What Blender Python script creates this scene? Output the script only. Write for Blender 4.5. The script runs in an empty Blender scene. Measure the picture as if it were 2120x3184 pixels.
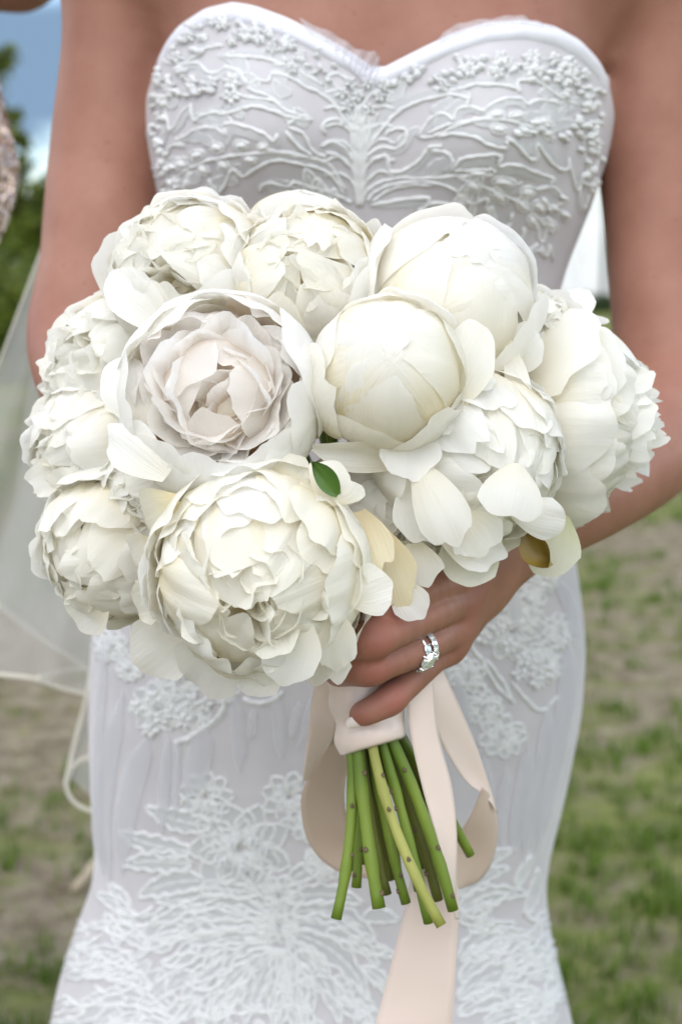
import bpy, bmesh, math, random
import numpy as np
from mathutils import Vector, Matrix, noise
from mathutils.bvhtree import BVHTree

# ------------------------------------------------------------------ camera, sky, sun, exposure
SC = bpy.context.scene
COL = SC.collection
CAM_Z, PITCH, FPX = 1.10, math.radians(10.5), 4417.0      # FPX: focal length in photo pixels (50 mm, 24 mm wide frame)
cam_data = bpy.data.cameras.new('camera')
cam = bpy.data.objects.new('camera', cam_data)
COL.objects.link(cam)
cam.location = (0, 0, CAM_Z)
cam.rotation_euler = (math.radians(90) - PITCH, 0, 0)
cam_data.sensor_fit = 'HORIZONTAL'
cam_data.sensor_width = 24.0
cam_data.lens = 50.0
cam_data.clip_start = 0.05
cam_data.clip_end = 3000
cam_data.dof.use_dof = True
cam_data.dof.focus_distance = 0.725
cam_data.dof.aperture_fstop = 7.0
SC.camera = cam

SUN_EL, SUN_AZ = math.radians(58), math.radians(-18)        # azimuth measured from behind the camera
world = bpy.data.worlds.new('World')
SC.world = world
world.use_nodes = True
nt = world.node_tree
nt.nodes.clear()
n_out = nt.nodes.new('ShaderNodeOutputWorld')
n_bg = nt.nodes.new('ShaderNodeBackground')
n_sky = nt.nodes.new('ShaderNodeTexSky')
n_sky.sky_type = 'NISHITA'
n_sky.sun_disc = False
n_sky.sun_elevation = SUN_EL
n_sky.sun_rotation = math.radians(180) + SUN_AZ
n_sky.air_density = 1.0
n_sky.dust_density = 0.6
n_sky.ozone_density = 2.0
n_tc = nt.nodes.new('ShaderNodeTexCoord')
n_map = nt.nodes.new('ShaderNodeMapping')
n_map.inputs['Scale'].default_value = (1.0, 1.0, 2.4)
n_map.inputs['Location'].default_value = (0.35, 0.1, -0.085)
n_noi = nt.nodes.new('ShaderNodeTexNoise')
n_noi.inputs['Scale'].default_value = 1.9
n_noi.inputs['Detail'].default_value = 7
n_noi.inputs['Roughness'].default_value = 0.5
nt.links.new(n_tc.outputs['Generated'], n_map.inputs['Vector'])
nt.links.new(n_map.outputs['Vector'], n_noi.inputs['Vector'])
def cloud_layer(src, lo, hi, color):
    r = nt.nodes.new('ShaderNodeMapRange')
    r.interpolation_type = 'SMOOTHSTEP'
    r.inputs['From Min'].default_value = lo
    r.inputs['From Max'].default_value = hi
    nt.links.new(n_noi.outputs['Fac'], r.inputs['Value'])
    m = nt.nodes.new('ShaderNodeMix')
    m.data_type = 'RGBA'
    nt.links.new(r.outputs['Result'], m.inputs['Factor'])
    nt.links.new(src, m.inputs[6])
    m.inputs[7].default_value = (*color, 1)
    return m.outputs[2]
sky_c = cloud_layer(n_sky.outputs['Color'], .47, .58, (9.6, 9.3, 8.9))      # bright white cloud
sky_c = cloud_layer(sky_c, .47, .40, (0.85, 1.30, 1.90))                        # dull blue rain cloud
nt.links.new(sky_c, n_bg.inputs['Color'])
n_bg.inputs['Strength'].default_value = 0.15
nt.links.new(n_bg.outputs['Background'], n_out.inputs['Surface'])

sun_data = bpy.data.lights.new('sun', 'SUN')
sun = bpy.data.objects.new('sun', sun_data)
COL.objects.link(sun)
sun_data.energy = 0.9
sun_data.angle = math.radians(60)
sun_data.color = (1.0, 0.965, 0.91)
sun_dir = Vector((math.sin(SUN_AZ) * math.cos(SUN_EL), -math.cos(SUN_AZ) * math.cos(SUN_EL), math.sin(SUN_EL)))
sun.rotation_euler = (-sun_dir).to_track_quat('-Z', 'Y').to_euler()
sun.location = sun_dir * 20

SC.view_settings.view_transform = 'Standard'
SC.view_settings.look = 'None'
SC.view_settings.gamma = 1.0
SC.view_settings.exposure = 1.0
SC.view_settings.use_curve_mapping = False
SC.cycles.use_denoising = True
SC.cycles.max_bounces = 12
SC.cycles.diffuse_bounces = 9
SC.cycles.transparent_max_bounces = 12
SC.cycles.sample_clamp_indirect = 6.0

# ------------------------------------------------------------------ helpers
_c, _s = math.cos(PITCH), math.sin(PITCH)
def P(px, py, Y):
    """world point on the ray of photo pixel (px, py), at the distance Y (metres in front of the camera)"""
    dx = (px - 1060.0) / FPX
    dy = -(py - 1592.0) / FPX
    fy = _c + dy * _s
    fz = -_s + dy * _c
    t = Y / fy
    return Vector((dx * t, Y, CAM_Z + fz * t))
def ray(px, py):
    return P(px, py, 1.0) - Vector((0, 0, CAM_Z))
CAMP = Vector((0, 0, CAM_Z))

W = {}                    # world position of every object's origin
def empty(name, loc, parent=None, label=None, cat=None, group=None):
    o = bpy.data.objects.new(name, None)
    o.empty_display_size = 0.05
    COL.objects.link(o)
    loc = Vector(loc)
    W[o.name] = loc.copy()
    o.parent = parent
    o.location = loc - (W[parent.name] if parent else Vector((0, 0, 0)))
    tag(o, label, cat, group)
    return o
def tag(o, label=None, cat=None, group=None, kind=None):
    if label: o['label'] = label
    if cat: o['category'] = cat
    if group: o['group'] = group
    if kind: o['kind'] = kind
    return o
def mesh_obj(name, verts, faces, mat, parent=None, smooth=True, attrs=None, origin=None):
    v = np.asarray(verts, dtype=np.float64).reshape(-1, 3)
    if origin is None:
        c = (v.min(0) + v.max(0)) / 2
    else:
        c = np.array(origin)
    me = bpy.data.meshes.new(name)
    me.from_pydata((v - c).tolist(), [], faces if isinstance(faces, list) else faces.tolist())
    if smooth:
        me.polygons.foreach_set('use_smooth', np.ones(len(me.polygons), dtype=bool))
    if attrs:
        for k, a in attrs.items():
            at = me.attributes.new(k, 'FLOAT', 'POINT')
            at.data.foreach_set('value', np.asarray(a, dtype=np.float32))
    me.update()
    me.materials.append(mat)
    o = bpy.data.objects.new(name, me)
    COL.objects.link(o)
    c = Vector(c)
    W[o.name] = c.copy()
    o.parent = parent
    o.location = c - (W[parent.name] if parent else Vector((0, 0, 0)))
    return o
class MB:
    """collects geometry for one mesh"""
    def __init__(s):
        s.v, s.f, s.a = [], [], []
    def add(s, v, f, a=None):
        n = len(s.v)
        s.v += [tuple(p) for p in v]
        s.f += [tuple(i + n for i in q) for q in f]
        s.a += list(a) if a is not None else [0.0] * len(v)
    def grid(s, pts, closed_u=False, a=None):
        """pts[row][col]"""
        nr, nc = len(pts), len(pts[0])
        f = []
        for i in range(nr - 1):
            for j in range(nc if closed_u else nc - 1):
                k = (j + 1) % nc
                f.append((i * nc + j, i * nc + k, (i + 1) * nc + k, (i + 1) * nc + j))
        s.add([p for r in pts for p in r], f, a)
    def tube(s, pts, rad, n=6, caps=True, a=None):
        pts = [Vector(p) for p in pts]
        m = len(pts)
        rad = rad if hasattr(rad, '__len__') else [rad] * m
        ring = []
        prev = None
        for i, p in enumerate(pts):
            d = (pts[min(i + 1, m - 1)] - pts[max(i - 1, 0)])
            if d.length < 1e-9: d = Vector((0, 0, 1))
            d.normalize()
            if prev is None:
                x = d.orthogonal().normalized()
            else:
                x = prev - d * prev.dot(d)
                x = x.normalized() if x.length > 1e-6 else d.orthogonal().normalized()
            prev = x
            y = d.cross(x)
            ring.append([p + (x * math.cos(2 * math.pi * k / n) + y * math.sin(2 * math.pi * k / n)) * rad[i] for k in range(n)])
        base = len(s.v)
        s.grid(ring, closed_u=True, a=[a or 0.0] * (m * n))
        if caps:
            s.f.append(tuple(base + k for k in range(n))[::-1])
            s.f.append(tuple(base + (m - 1) * n + k for k in range(n)))
    def build(s, name, mat, parent=None, smooth=True, attr=None):
        return mesh_obj(name, s.v, s.f, mat, parent, smooth, {attr: s.a} if attr else None)
def spline(pts, n):
    """Catmull-Rom through points (tuples of any dimension), n samples"""
    p = np.array(pts, dtype=float)
    if len(p) == 2:
        t = np.linspace(0, 1, n)[:, None]
        return p[0] * (1 - t) + p[1] * t
    q = np.vstack([2 * p[0] - p[1], p, 2 * p[-1] - p[-2]])
    u = np.linspace(0, len(p) - 1 - 1e-9, n)
    i = u.astype(int)
    t = (u - i)[:, None]
    a, b, c, d = q[i], q[i + 1], q[i + 2], q[i + 3]
    return 0.5 * (2 * b + (c - a) * t + (2 * a - 5 * b + 4 * c - d) * t * t + (3 * b - 3 * c + d - a) * t ** 3)
def smooth01(x):
    x = np.clip(x, 0, 1)
    return x * x * (3 - 2 * x)

# ------------------------------------------------------------------ materials
def new_mat(name):
    m = bpy.data.materials.new(name)
    m.use_nodes = True
    t = m.node_tree
    t.nodes.clear()
    out = t.nodes.new('ShaderNodeOutputMaterial')
    return m, t, out
def node(t, kind, **kw):
    n = t.nodes.new(kind)
    for k, v in kw.items():
        setattr(n, k, v)
    return n
def noise_color(t, c1, c2, scale, detail=4, lo=0.35, hi=0.65, coord='Object', vec_scale=None, rough=0.55):
    tc = node(t, 'ShaderNodeTexCoord')
    no = node(t, 'ShaderNodeTexNoise')
    no.inputs['Scale'].default_value = scale
    no.inputs['Detail'].default_value = detail
    no.inputs['Roughness'].default_value = rough
    src = tc.outputs[coord]
    if vec_scale:
        mp = node(t, 'ShaderNodeMapping')
        mp.inputs['Scale'].default_value = vec_scale
        t.links.new(src, mp.inputs['Vector'])
        src = mp.outputs['Vector']
    t.links.new(src, no.inputs['Vector'])
    r = node(t, 'ShaderNodeValToRGB')
    r.color_ramp.elements[0].position = lo
    r.color_ramp.elements[0].color = (*c1, 1)
    r.color_ramp.elements[1].position = hi
    r.color_ramp.elements[1].color = (*c2, 1)
    t.links.new(no.outputs['Fac'], r.inputs['Fac'])
    return r.outputs['Color'], no.outputs['Fac'], src
def simple_mat(name, c1, c2=None, scale=20, rough=0.6, bump=0.0, bump_scale=200, bump_dist=0.0005, coord='Object', sheen=0.0, metallic=0.0, sss=0.0, vec_scale=None, spec=0.5, detail=4):
    m, t, out = new_mat(name)
    b = node(t, 'ShaderNodeBsdfPrincipled')
    b.inputs['Roughness'].default_value = rough
    b.inputs['Metallic'].default_value = metallic
    b.inputs['Specular IOR Level'].default_value = spec
    if sheen:
        b.inputs['Sheen Weight'].default_value = sheen
        b.inputs['Sheen Roughness'].default_value = 0.5
    if sss:
        b.inputs['Subsurface Weight'].default_value = sss
        b.inputs['Subsurface Radius'].default_value = (0.008, 0.003, 0.0015)
        b.inputs['Subsurface Scale'].default_value = 1.0
    col, fac, src = noise_color(t, c1, c2 or c1, scale, coord=coord, vec_scale=vec_scale, detail=detail)
    t.links.new(col, b.inputs['Base Color'])
    if bump:
        n2 = node(t, 'ShaderNodeTexNoise')
        n2.inputs['Scale'].default_value = bump_scale
        n2.inputs['Detail'].default_value = 3
        t.links.new(src, n2.inputs['Vector'])
        bp = node(t, 'ShaderNodeBump')
        bp.inputs['Strength'].default_value = bump
        bp.inputs['Distance'].default_value = bump_dist
        t.links.new(n2.outputs['Fac'], bp.inputs['Height'])
        t.links.new(bp.outputs['Normal'], b.inputs['Normal'])
    t.links.new(b.outputs['BSDF'], out.inputs['Surface'])
    return m
def sheer_mat(name, col, opacity, net=0.0, translucent=0.4):
    m, t, out = new_mat(name)
    d = node(t, 'ShaderNodeBsdfDiffuse')
    d.inputs['Color'].default_value = (*col, 1)
    tr = node(t, 'ShaderNodeBsdfTranslucent')
    tr.inputs['Color'].default_value = (*col, 1)
    mx0 = node(t, 'ShaderNodeMixShader')
    mx0.inputs['Fac'].default_value = translucent
    t.links.new(d.outputs['BSDF'], mx0.inputs[1])
    t.links.new(tr.outputs['BSDF'], mx0.inputs[2])
    tp = node(t, 'ShaderNodeBsdfTransparent')
    mx = node(t, 'ShaderNodeMixShader')
    tc = node(t, 'ShaderNodeTexCoord')
    no = node(t, 'ShaderNodeTexNoise')
    no.inputs['Scale'].default_value = 9
    t.links.new(tc.outputs['Object'], no.inputs['Vector'])
    mr = node(t, 'ShaderNodeMapRange')
    mr.inputs['From Min'].default_value = 0.3
    mr.inputs['From Max'].default_value = 0.7
    mr.inputs['To Min'].default_value = opacity * (1 - net)
    mr.inputs['To Max'].default_value = min(1.0, opacity * (1 + net))
    t.links.new(no.outputs['Fac'], mr.inputs['Value'])
    t.links.new(mr.outputs['Result'], mx.inputs['Fac'])
    t.links.new(tp.outputs['BSDF'], mx.inputs[1])
    t.links.new(mx0.outputs['Shader'], mx.inputs[2])
    t.links.new(mx.outputs['Shader'], out.inputs['Surface'])
    return m
def petal_mat(name, tip, base, worn=(0.62, 0.42, 0.16), worn_amt=0.0, translucent=0.5, peach=0.0):
    """thin petal: creamier towards its foot ('along' = 0 foot, 1 rim), fine veins, brown rim where worn"""
    m, t, out = new_mat(name)
    at = node(t, 'ShaderNodeAttribute', attribute_name='along')
    r = node(t, 'ShaderNodeValToRGB')
    r.color_ramp.elements[0].position = 0.15
    r.color_ramp.elements[0].color = (*base, 1)
    r.color_ramp.elements[1].position = 0.75
    r.color_ramp.elements[1].color = (*tip, 1)
    t.links.new(at.outputs['Fac'], r.inputs['Fac'])
    tc = node(t, 'ShaderNodeTexCoord')
    oi = node(t, 'ShaderNodeObjectInfo')
    # per-petal tint
    hs = node(t, 'ShaderNodeHueSaturation')
    mr = node(t, 'ShaderNodeMapRange')
    mr.inputs['To Min'].default_value = 0.6
    mr.inputs['To Max'].default_value = 1.5
    t.links.new(oi.outputs['Random'], mr.inputs['Value'])
    t.links.new(mr.outputs['Result'], hs.inputs['Saturation'])
    t.links.new(r.outputs['Color'], hs.inputs['Color'])
    col = hs.outputs['Color']
    # blotches and worn rim
    no = node(t, 'ShaderNodeTexNoise')
    no.inputs['Scale'].default_value = 55
    no.inputs['Detail'].default_value = 5
    t.links.new(tc.outputs['Object'], no.inputs['Vector'])
    ad = node(t, 'ShaderNodeMath', operation='MULTIPLY_ADD')
    ad.inputs[1].default_value = 0.55
    t.links.new(no.outputs['Fac'], ad.inputs[0])
    t.links.new(at.outputs['Fac'], ad.inputs[2])
    r2 = node(t, 'ShaderNodeValToRGB')
    r2.color_ramp.elements[0].position = 0.0
    r2.color_ramp.elements[0].color = (0, 0, 0, 1)
    r2.color_ramp.elements[1].position = 1.0
    mm = node(t, 'ShaderNodeMapRange')
    mm.inputs['From Min'].default_value = 1.22
    mm.inputs['From Max'].default_value = 1.42
    mm.inputs['To Max'].default_value = worn_amt
    t.links.new(ad.outputs['Value'], mm.inputs['Value'])
    mc = node(t, 'ShaderNodeMix', data_type='RGBA')
    t.links.new(mm.outputs['Result'], mc.inputs['Factor'])
    t.links.new(col, mc.inputs[6])
    mc.inputs[7].default_value = (*worn, 1)
    col = mc.outputs[2]
    # veins
    b2 = node(t, 'ShaderNodeTexNoise')
    b2.inputs['Scale'].default_value = 1.0
    b2.inputs['Detail'].default_value = 3
    vx = node(t, 'ShaderNodeAttribute', attribute_name='across')
    cmb = node(t, 'ShaderNodeCombineXYZ')
    ml = node(t, 'ShaderNodeMath', operation='MULTIPLY')
    ml.inputs[1].default_value = 9.0
    ml2 = node(t, 'ShaderNodeMath', operation='MULTIPLY')
    ml2.inputs[1].default_value = 2.2
    t.links.new(vx.outputs['Fac'], ml.inputs[0])
    t.links.new(at.outputs['Fac'], ml2.inputs[0])
    t.links.new(ml.outputs['Value'], cmb.inputs['X'])
    t.links.new(ml2.outputs['Value'], cmb.inputs['Y'])
    ml3 = node(t, 'ShaderNodeMath', operation='MULTIPLY')
    ml3.inputs[1].default_value = 40.0
    t.links.new(oi.outputs['Random'], ml3.inputs[0])
    t.links.new(ml3.outputs['Value'], cmb.inputs['Z'])
    t.links.new(cmb.outputs['Vector'], b2.inputs['Vector'])
    bp = node(t, 'ShaderNodeBump')
    bp.inputs['Strength'].default_value = 0.32
    bp.inputs['Distance'].default_value = 0.0014
    t.links.new(b2.outputs['Fac'], bp.inputs['Height'])
    b = node(t, 'ShaderNodeBsdfPrincipled')
    b.inputs['Roughness'].default_value = 0.55
    b.inputs['Specular IOR Level'].default_value = 0.25
    t.links.new(col, b.inputs['Base Color'])
    t.links.new(bp.outputs['Normal'], b.inputs['Normal'])
    tr = node(t, 'ShaderNodeBsdfTranslucent')
    t.links.new(col, tr.inputs['Color'])
    t.links.new(bp.outputs['Normal'], tr.inputs['Normal'])
    mx = node(t, 'ShaderNodeMixShader')
    mx.inputs['Fac'].default_value = translucent
    t.links.new(b.outputs['BSDF'], mx.inputs[1])
    t.links.new(tr.outputs['BSDF'], mx.inputs[2])
    t.links.new(mx.outputs['Shader'], out.inputs['Surface'])
    return m

M = {}
M['petal'] = petal_mat('peony_petal', (0.93, 0.922, 0.888), (0.915, 0.865, 0.71), worn_amt=0.0)
M['petal_cream'] = petal_mat('peony_petal_cream', (0.925, 0.912, 0.86), (0.90, 0.83, 0.63), worn_amt=0.15)
M['petal_worn'] = petal_mat('peony_petal_worn', (0.90, 0.88, 0.79), (0.82, 0.71, 0.44), worn_amt=0.7)
M['petal_peach'] = petal_mat('peony_petal_peach', (0.94, 0.915, 0.88), (0.91, 0.75, 0.58), worn_amt=0.0, translucent=0.6)
M['petal_tan'] = petal_mat('peony_petal_tan', (0.89, 0.83, 0.66), (0.80, 0.68, 0.45), worn_amt=0.6)
M['petal_green'] = petal_mat('peony_petal_greenish', (0.84, 0.85, 0.70), (0.66, 0.69, 0.36), worn_amt=0.0)
M['core'] = simple_mat('peony_core', (0.89, 0.84, 0.70), (0.91, 0.88, 0.78), 60, 0.7)
def skin_mat():
    """tanned skin, redder at the knuckles and elbows ('flush'), faint mottling and freckles"""
    m, t, out = new_mat('tanned_skin')
    b = node(t, 'ShaderNodeBsdfPrincipled')
    b.inputs['Roughness'].default_value = 0.46
    b.inputs['Specular IOR Level'].default_value = 0.24
    b.inputs['Subsurface Weight'].default_value = 0.08
    b.inputs['Subsurface Radius'].default_value = (0.008, 0.003, 0.0015)
    b.inputs['Subsurface Scale'].default_value = 1.0
    col, fac, src = noise_color(t, (0.262, 0.118, 0.080), (0.335, 0.164, 0.117), 22, 6, .3, .7)
    fr = node(t, 'ShaderNodeTexNoise')
    fr.inputs['Scale'].default_value = 210
    fr.inputs['Detail'].default_value = 2
    t.links.new(src, fr.inputs['Vector'])
    mr = node(t, 'ShaderNodeMapRange')
    mr.inputs['From Min'].default_value = .66
    mr.inputs['From Max'].default_value = .78
    mr.inputs['To Max'].default_value = .45
    t.links.new(fr.outputs['Fac'], mr.inputs['Value'])
    mf = node(t, 'ShaderNodeMix', data_type='RGBA')
    t.links.new(mr.outputs['Result'], mf.inputs['Factor'])
    t.links.new(col, mf.inputs[6])
    mf.inputs[7].default_value = (0.19, 0.075, 0.045, 1)
    at = node(t, 'ShaderNodeAttribute', attribute_name='flush')
    mx = node(t, 'ShaderNodeMix', data_type='RGBA')
    t.links.new(at.outputs['Fac'], mx.inputs['Factor'])
    t.links.new(mf.outputs[2], mx.inputs[6])
    mx.inputs[7].default_value = (0.32, 0.105, 0.080, 1)
    t.links.new(mx.outputs[2], b.inputs['Base Color'])
    n2 = node(t, 'ShaderNodeTexNoise')
    n2.inputs['Scale'].default_value = 900
    n2.inputs['Detail'].default_value = 3
    t.links.new(src, n2.inputs['Vector'])
    bp = node(t, 'ShaderNodeBump')
    bp.inputs['Strength'].default_value = .3
    bp.inputs['Distance'].default_value = .0003
    t.links.new(n2.outputs['Fac'], bp.inputs['Height'])
    t.links.new(bp.outputs['Normal'], b.inputs['Normal'])
    t.links.new(b.outputs['BSDF'], out.inputs['Surface'])
    return m
M['skin'] = skin_mat()
M['nail'] = simple_mat('nail_polish', (0.80, 0.70, 0.66), None, 20, 0.2)
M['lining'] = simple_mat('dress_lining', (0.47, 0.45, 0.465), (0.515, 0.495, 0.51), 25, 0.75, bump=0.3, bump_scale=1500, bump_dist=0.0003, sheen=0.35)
M['lace'] = simple_mat('lace_cord', (0.63, 0.635, 0.63), (0.69, 0.695, 0.69), 90, 0.8, bump=0.5, bump_scale=1800, bump_dist=0.0004, sheen=0.2)
M['lace_fill'] = sheer_mat('lace_net', (0.66, 0.665, 0.67), 0.82, 0.2, 0.2)
M['tulle'] = sheer_mat('tulle', (0.74, 0.74, 0.77), 0.46, 0.15, 0.3)
M['trim'] = simple_mat('tulle_trim', (0.66, 0.66, 0.71), (0.71, 0.71, 0.76), 60, 0.8, bump=0.3, bump_scale=900, bump_dist=0.0004, sheen=0.3)
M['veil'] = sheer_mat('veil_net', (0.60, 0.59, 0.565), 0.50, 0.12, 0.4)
M['veil_edge'] = sheer_mat('veil_cord', (0.80, 0.77, 0.68), 0.75, 0.1, 0.3)
# ------------------------------------------------------------------ the setting
rnd = random.Random(7)
def hgt(x, y):
    return 0.012 * noise.noise(Vector((x * 1.3, y * 1.3, 0))) + 0.02 * noise.noise(Vector((x * 0.4, y * 0.4, 3)))
def green_amount(x, y):
    """lawn or worn soil, in patches"""
    n = .7 * noise.noise(Vector((x * 0.85 + 5.3, y * 0.6 + 1.7, 0.0))) + 0.5 * noise.noise(Vector((x * 2.6, y * 1.8, 4.0)))
    side = float(smooth01((x + .15) / .4))
    near = 1 - float(smooth01((y - 2.6) / .6))
    far = float(smooth01((y - 5.0) / 1.6))
    worn = 1 - near - far
    return n + side * (.46 * near - .10 * max(0, worn) + .28 * far) + (1 - side) * (-.22 * near - .05 * max(0, worn) + .25 * far)
def ground_mat():
    m, t, out = new_mat('lawn_and_soil')
    tc = node(t, 'ShaderNodeTexCoord')
    at = node(t, 'ShaderNodeAttribute', attribute_name='green')
    soil, f1, _ = noise_color(t, (0.120, 0.092, 0.062), (0.27, 0.235, 0.165), 17, 8, 0.3, 0.72)
    lawn, f2, _ = noise_color(t, (0.075, 0.10, 0.022), (0.20, 0.21, 0.075), 11, 8, 0.3, 0.72)
    no = node(t, 'ShaderNodeTexNoise')
    no.inputs['Scale'].default_value = 9
    no.inputs['Detail'].default_value = 6
    t.links.new(tc.outputs['Object'], no.inputs['Vector'])
    ad = node(t, 'ShaderNodeMath', operation='MULTIPLY_ADD')
    ad.inputs[1].default_value = 1.6
    t.links.new(no.outputs['Fac'], ad.inputs[0])
    t.links.new(at.outputs['Fac'], ad.inputs[2])
    mr = node(t, 'ShaderNodeMapRange')
    mr.inputs['From Min'].default_value = 0.70
    mr.inputs['From Max'].default_value = 1.15
    t.links.new(ad.outputs['Value'], mr.inputs['Value'])
    mx = node(t, 'ShaderNodeMix', data_type='RGBA')
    t.links.new(mr.outputs['Result'], mx.inputs['Factor'])
    t.links.new(soil, mx.inputs[6])
    t.links.new(lawn, mx.inputs[7])
    b = node(t, 'ShaderNodeBsdfPrincipled')
    b.inputs['Roughness'].default_value = 0.95
    b.inputs['Specular IOR Level'].default_value = 0.1
    t.links.new(mx.outputs[2], b.inputs['Base Color'])
    bp = node(t, 'ShaderNodeBump')
    bp.inputs['Distance'].default_value = 0.03
    bp.inputs['Strength'].default_value = 0.8
    t.links.new(f1, bp.inputs['Height'])
    t.links.new(bp.outputs['Normal'], b.inputs['Normal'])
    t.links.new(b.outputs['BSDF'], out.inputs['Surface'])
    return m
M['ground'] = ground_mat()
xs = np.unique(np.concatenate([np.linspace(-4, 4, 81), np.geomspace(4, 900, 26), -np.geomspace(4, 900, 26)]))
ys = np.unique(np.concatenate([np.linspace(-6, 12, 121), np.geomspace(12, 1500, 30), -np.geomspace(6, 600, 16)]))
gv, ga = [], []
for y in ys:
    for x in xs:
        d = math.hypot(x, y)
        z = hgt(x, y) if d < 12 else 0.0
        gv.append((x, y, z))
        # lawn stays green further off and to the right, worn soil to the left
        g = green_amount(x, y)
        g = max(-0.75, min(0.75, g))
        g += 0.55 * max(0.0, min(1.0, (y - 6.0) / 8.0))
        ga.append(g)
nc_ = len(xs)
gf = [(i * nc_ + j, i * nc_ + j + 1, (i + 1) * nc_ + j + 1, (i + 1) * nc_ + j) for i in range(len(ys) - 1) for j in range(nc_ - 1)]
ground = mesh_obj('ground', gv, gf, M['ground'], attrs={'green': ga}, origin=(0, 0, 0))
tag(ground, kind='structure')

# grass: blades in tufts, dense where the lawn is green
def grass_mat():
    m, t, out = new_mat('grass_blade')
    at = node(t, 'ShaderNodeAttribute', attribute_name='tone')
    r = node(t, 'ShaderNodeValToRGB')
    e = r.color_ramp.elements
    e[0].position = 0.0; e[0].color = (0.055, 0.115, 0.012, 1)
    e[1].position = 1.0; e[1].color = (0.36, 0.29, 0.17, 1)
    k = e.new(0.45); k.color = (0.135, 0.215, 0.025, 1)
    k = e.new(0.7); k.color = (0.24, 0.26, 0.09, 1)
    t.links.new(at.outputs['Fac'], r.inputs['Fac'])
    b = node(t, 'ShaderNodeBsdfPrincipled')
    b.inputs['Roughness'].default_value = 0.6
    b.inputs['Specular IOR Level'].default_value = 0.25
    t.links.new(r.outputs['Color'], b.inputs['Base Color'])
    tr = node(t, 'ShaderNodeBsdfTranslucent')
    t.links.new(r.outputs['Color'], tr.inputs['Color'])
    mx = node(t, 'ShaderNodeMixShader')
    mx.inputs['Fac'].default_value = 0.3
    t.links.new(b.outputs['BSDF'], mx.inputs[1])
    t.links.new(tr.outputs['BSDF'], mx.inputs[2])
    t.links.new(mx.outputs['Shader'], out.inputs['Surface'])
    return m
M['grass'] = grass_mat()
bv, bf, bt = [], [], []
def blade(x, y, h, lean, az, w, tone):
    z = hgt(x, y) - 0.004
    n = len(bv)
    dx, dy = math.cos(az), math.sin(az)
    px_, py_ = -dy * w, dx * w
    bv.append((x - px_, y - py_, z)); bv.append((x + px_, y + py_, z))
    bv.append((x + dx * lean * .45 + px_ * .7, y + dy * lean * .45 + py_ * .7, z + h * .65))
    bv.append((x + dx * lean * .45 - px_ * .7, y + dy * lean * .45 - py_ * .7, z + h * .65))
    bv.append((x + dx * lean, y + dy * lean, z + h))
    bf.append((n, n + 1, n + 2, n + 3)); bf.append((n + 3, n + 2, n + 4))
    bt.extend([tone + .12, tone + .12, tone, tone, tone])
for k in range(5200):
    y = 1.3 + 9.0 * rnd.random() ** 1.6
    x = rnd.uniform(-0.75, 0.75) * (0.5 + 0.36 * y)
    g = green_amount(x, y)
    lush = g > 0.02 + rnd.uniform(-.25, .25)
    nb = rnd.randint(10, 22) if lush else rnd.randint(2, 6)
    for b_ in range(nb):
        rr = abs(rnd.gauss(0, 0.022 if lush else 0.03))
        a = rnd.uniform(0, 6.283)
        h = rnd.uniform(.018, .05) if lush else rnd.uniform(.006, .02)
        tone = rnd.gauss(.28, .16) if lush else rnd.gauss(.78, .2)
        blade(x + rr * math.cos(a), y + rr * math.sin(a), h, rnd.uniform(.004, .03), rnd.uniform(0, 6.283), rnd.uniform(.0012, .0026), max(0, min(1, tone)))
g_obj = mesh_obj('grass', bv, bf, M['grass'], smooth=False, attrs={'tone': bt})
tag(g_obj, 'short patchy green and dry grass growing on the worn soil', 'grass', kind='stuff')
# a dry straw lying on the soil at the left
sm = MB()
p0, p1 = P(228, 2768, 1.0), P(330, 2655, 1.0)
def on_ground(px, py, z=0.01):
    d = ray(px, py)
    t = (z - CAM_Z) / d.z
    return CAMP + d * t
q0, q1 = on_ground(228, 2768), on_ground(330, 2655)
sm.tube([q0, q0.lerp(q1, .35) + Vector((.004, 0, .006)), q0.lerp(q1, .7) + Vector((0, 0, .008)), q1 + Vector((0, 0, .004))], [.006, .0065, .006, .004], 8)
M['straw'] = simple_mat('straw', (0.42, 0.34, 0.23), (0.50, 0.42, 0.30), 60, 0.8)
tag(sm.build('straw', M['straw']), 'pale dry straw stalk lying on the brown soil', 'straw')

# ------------------------------------------------------------------ trees and shrubs behind
M['bark'] = simple_mat('bark', (0.07, 0.05, 0.035), (0.14, 0.105, 0.075), 9, 0.9, bump=0.6, bump_scale=18, bump_dist=0.02)
def leaf_mat(name, c1, c2):
    m, t, out = new_mat(name)
    at = node(t, 'ShaderNodeAttribute', attribute_name='tone')
    r = node(t, 'ShaderNodeValToRGB')
    r.color_ramp.elements[0].color = (*c1, 1)
    r.color_ramp.elements[1].color = (*c2, 1)
    t.links.new(at.outputs['Fac'], r.inputs['Fac'])
    b = node(t, 'ShaderNodeBsdfPrincipled')
    b.inputs['Roughness'].default_value = 0.5
    b.inputs['Specular IOR Level'].default_value = 0.3
    t.links.new(r.outputs['Color'], b.inputs['Base Color'])
    tr = node(t, 'ShaderNodeBsdfTranslucent')
    t.links.new(r.outputs['Color'], tr.inputs['Color'])
    mx = node(t, 'ShaderNodeMixShader')
    mx.inputs['Fac'].default_value = 0.3
    t.links.new(b.outputs['BSDF'], mx.inputs[1])
    t.links.new(tr.outputs['BSDF'], mx.inputs[2])
    t.links.new(mx.outputs['Shader'], out.inputs['Surface'])
    return m
M['leaf_light'] = leaf_mat('leaves_light', (0.07, 0.105, 0.012), (0.17, 0.20, 0.03))
M['leaf_dark'] = leaf_mat('leaves_dark', (0.022, 0.045, 0.012), (0.07, 0.105, 0.022))
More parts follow.
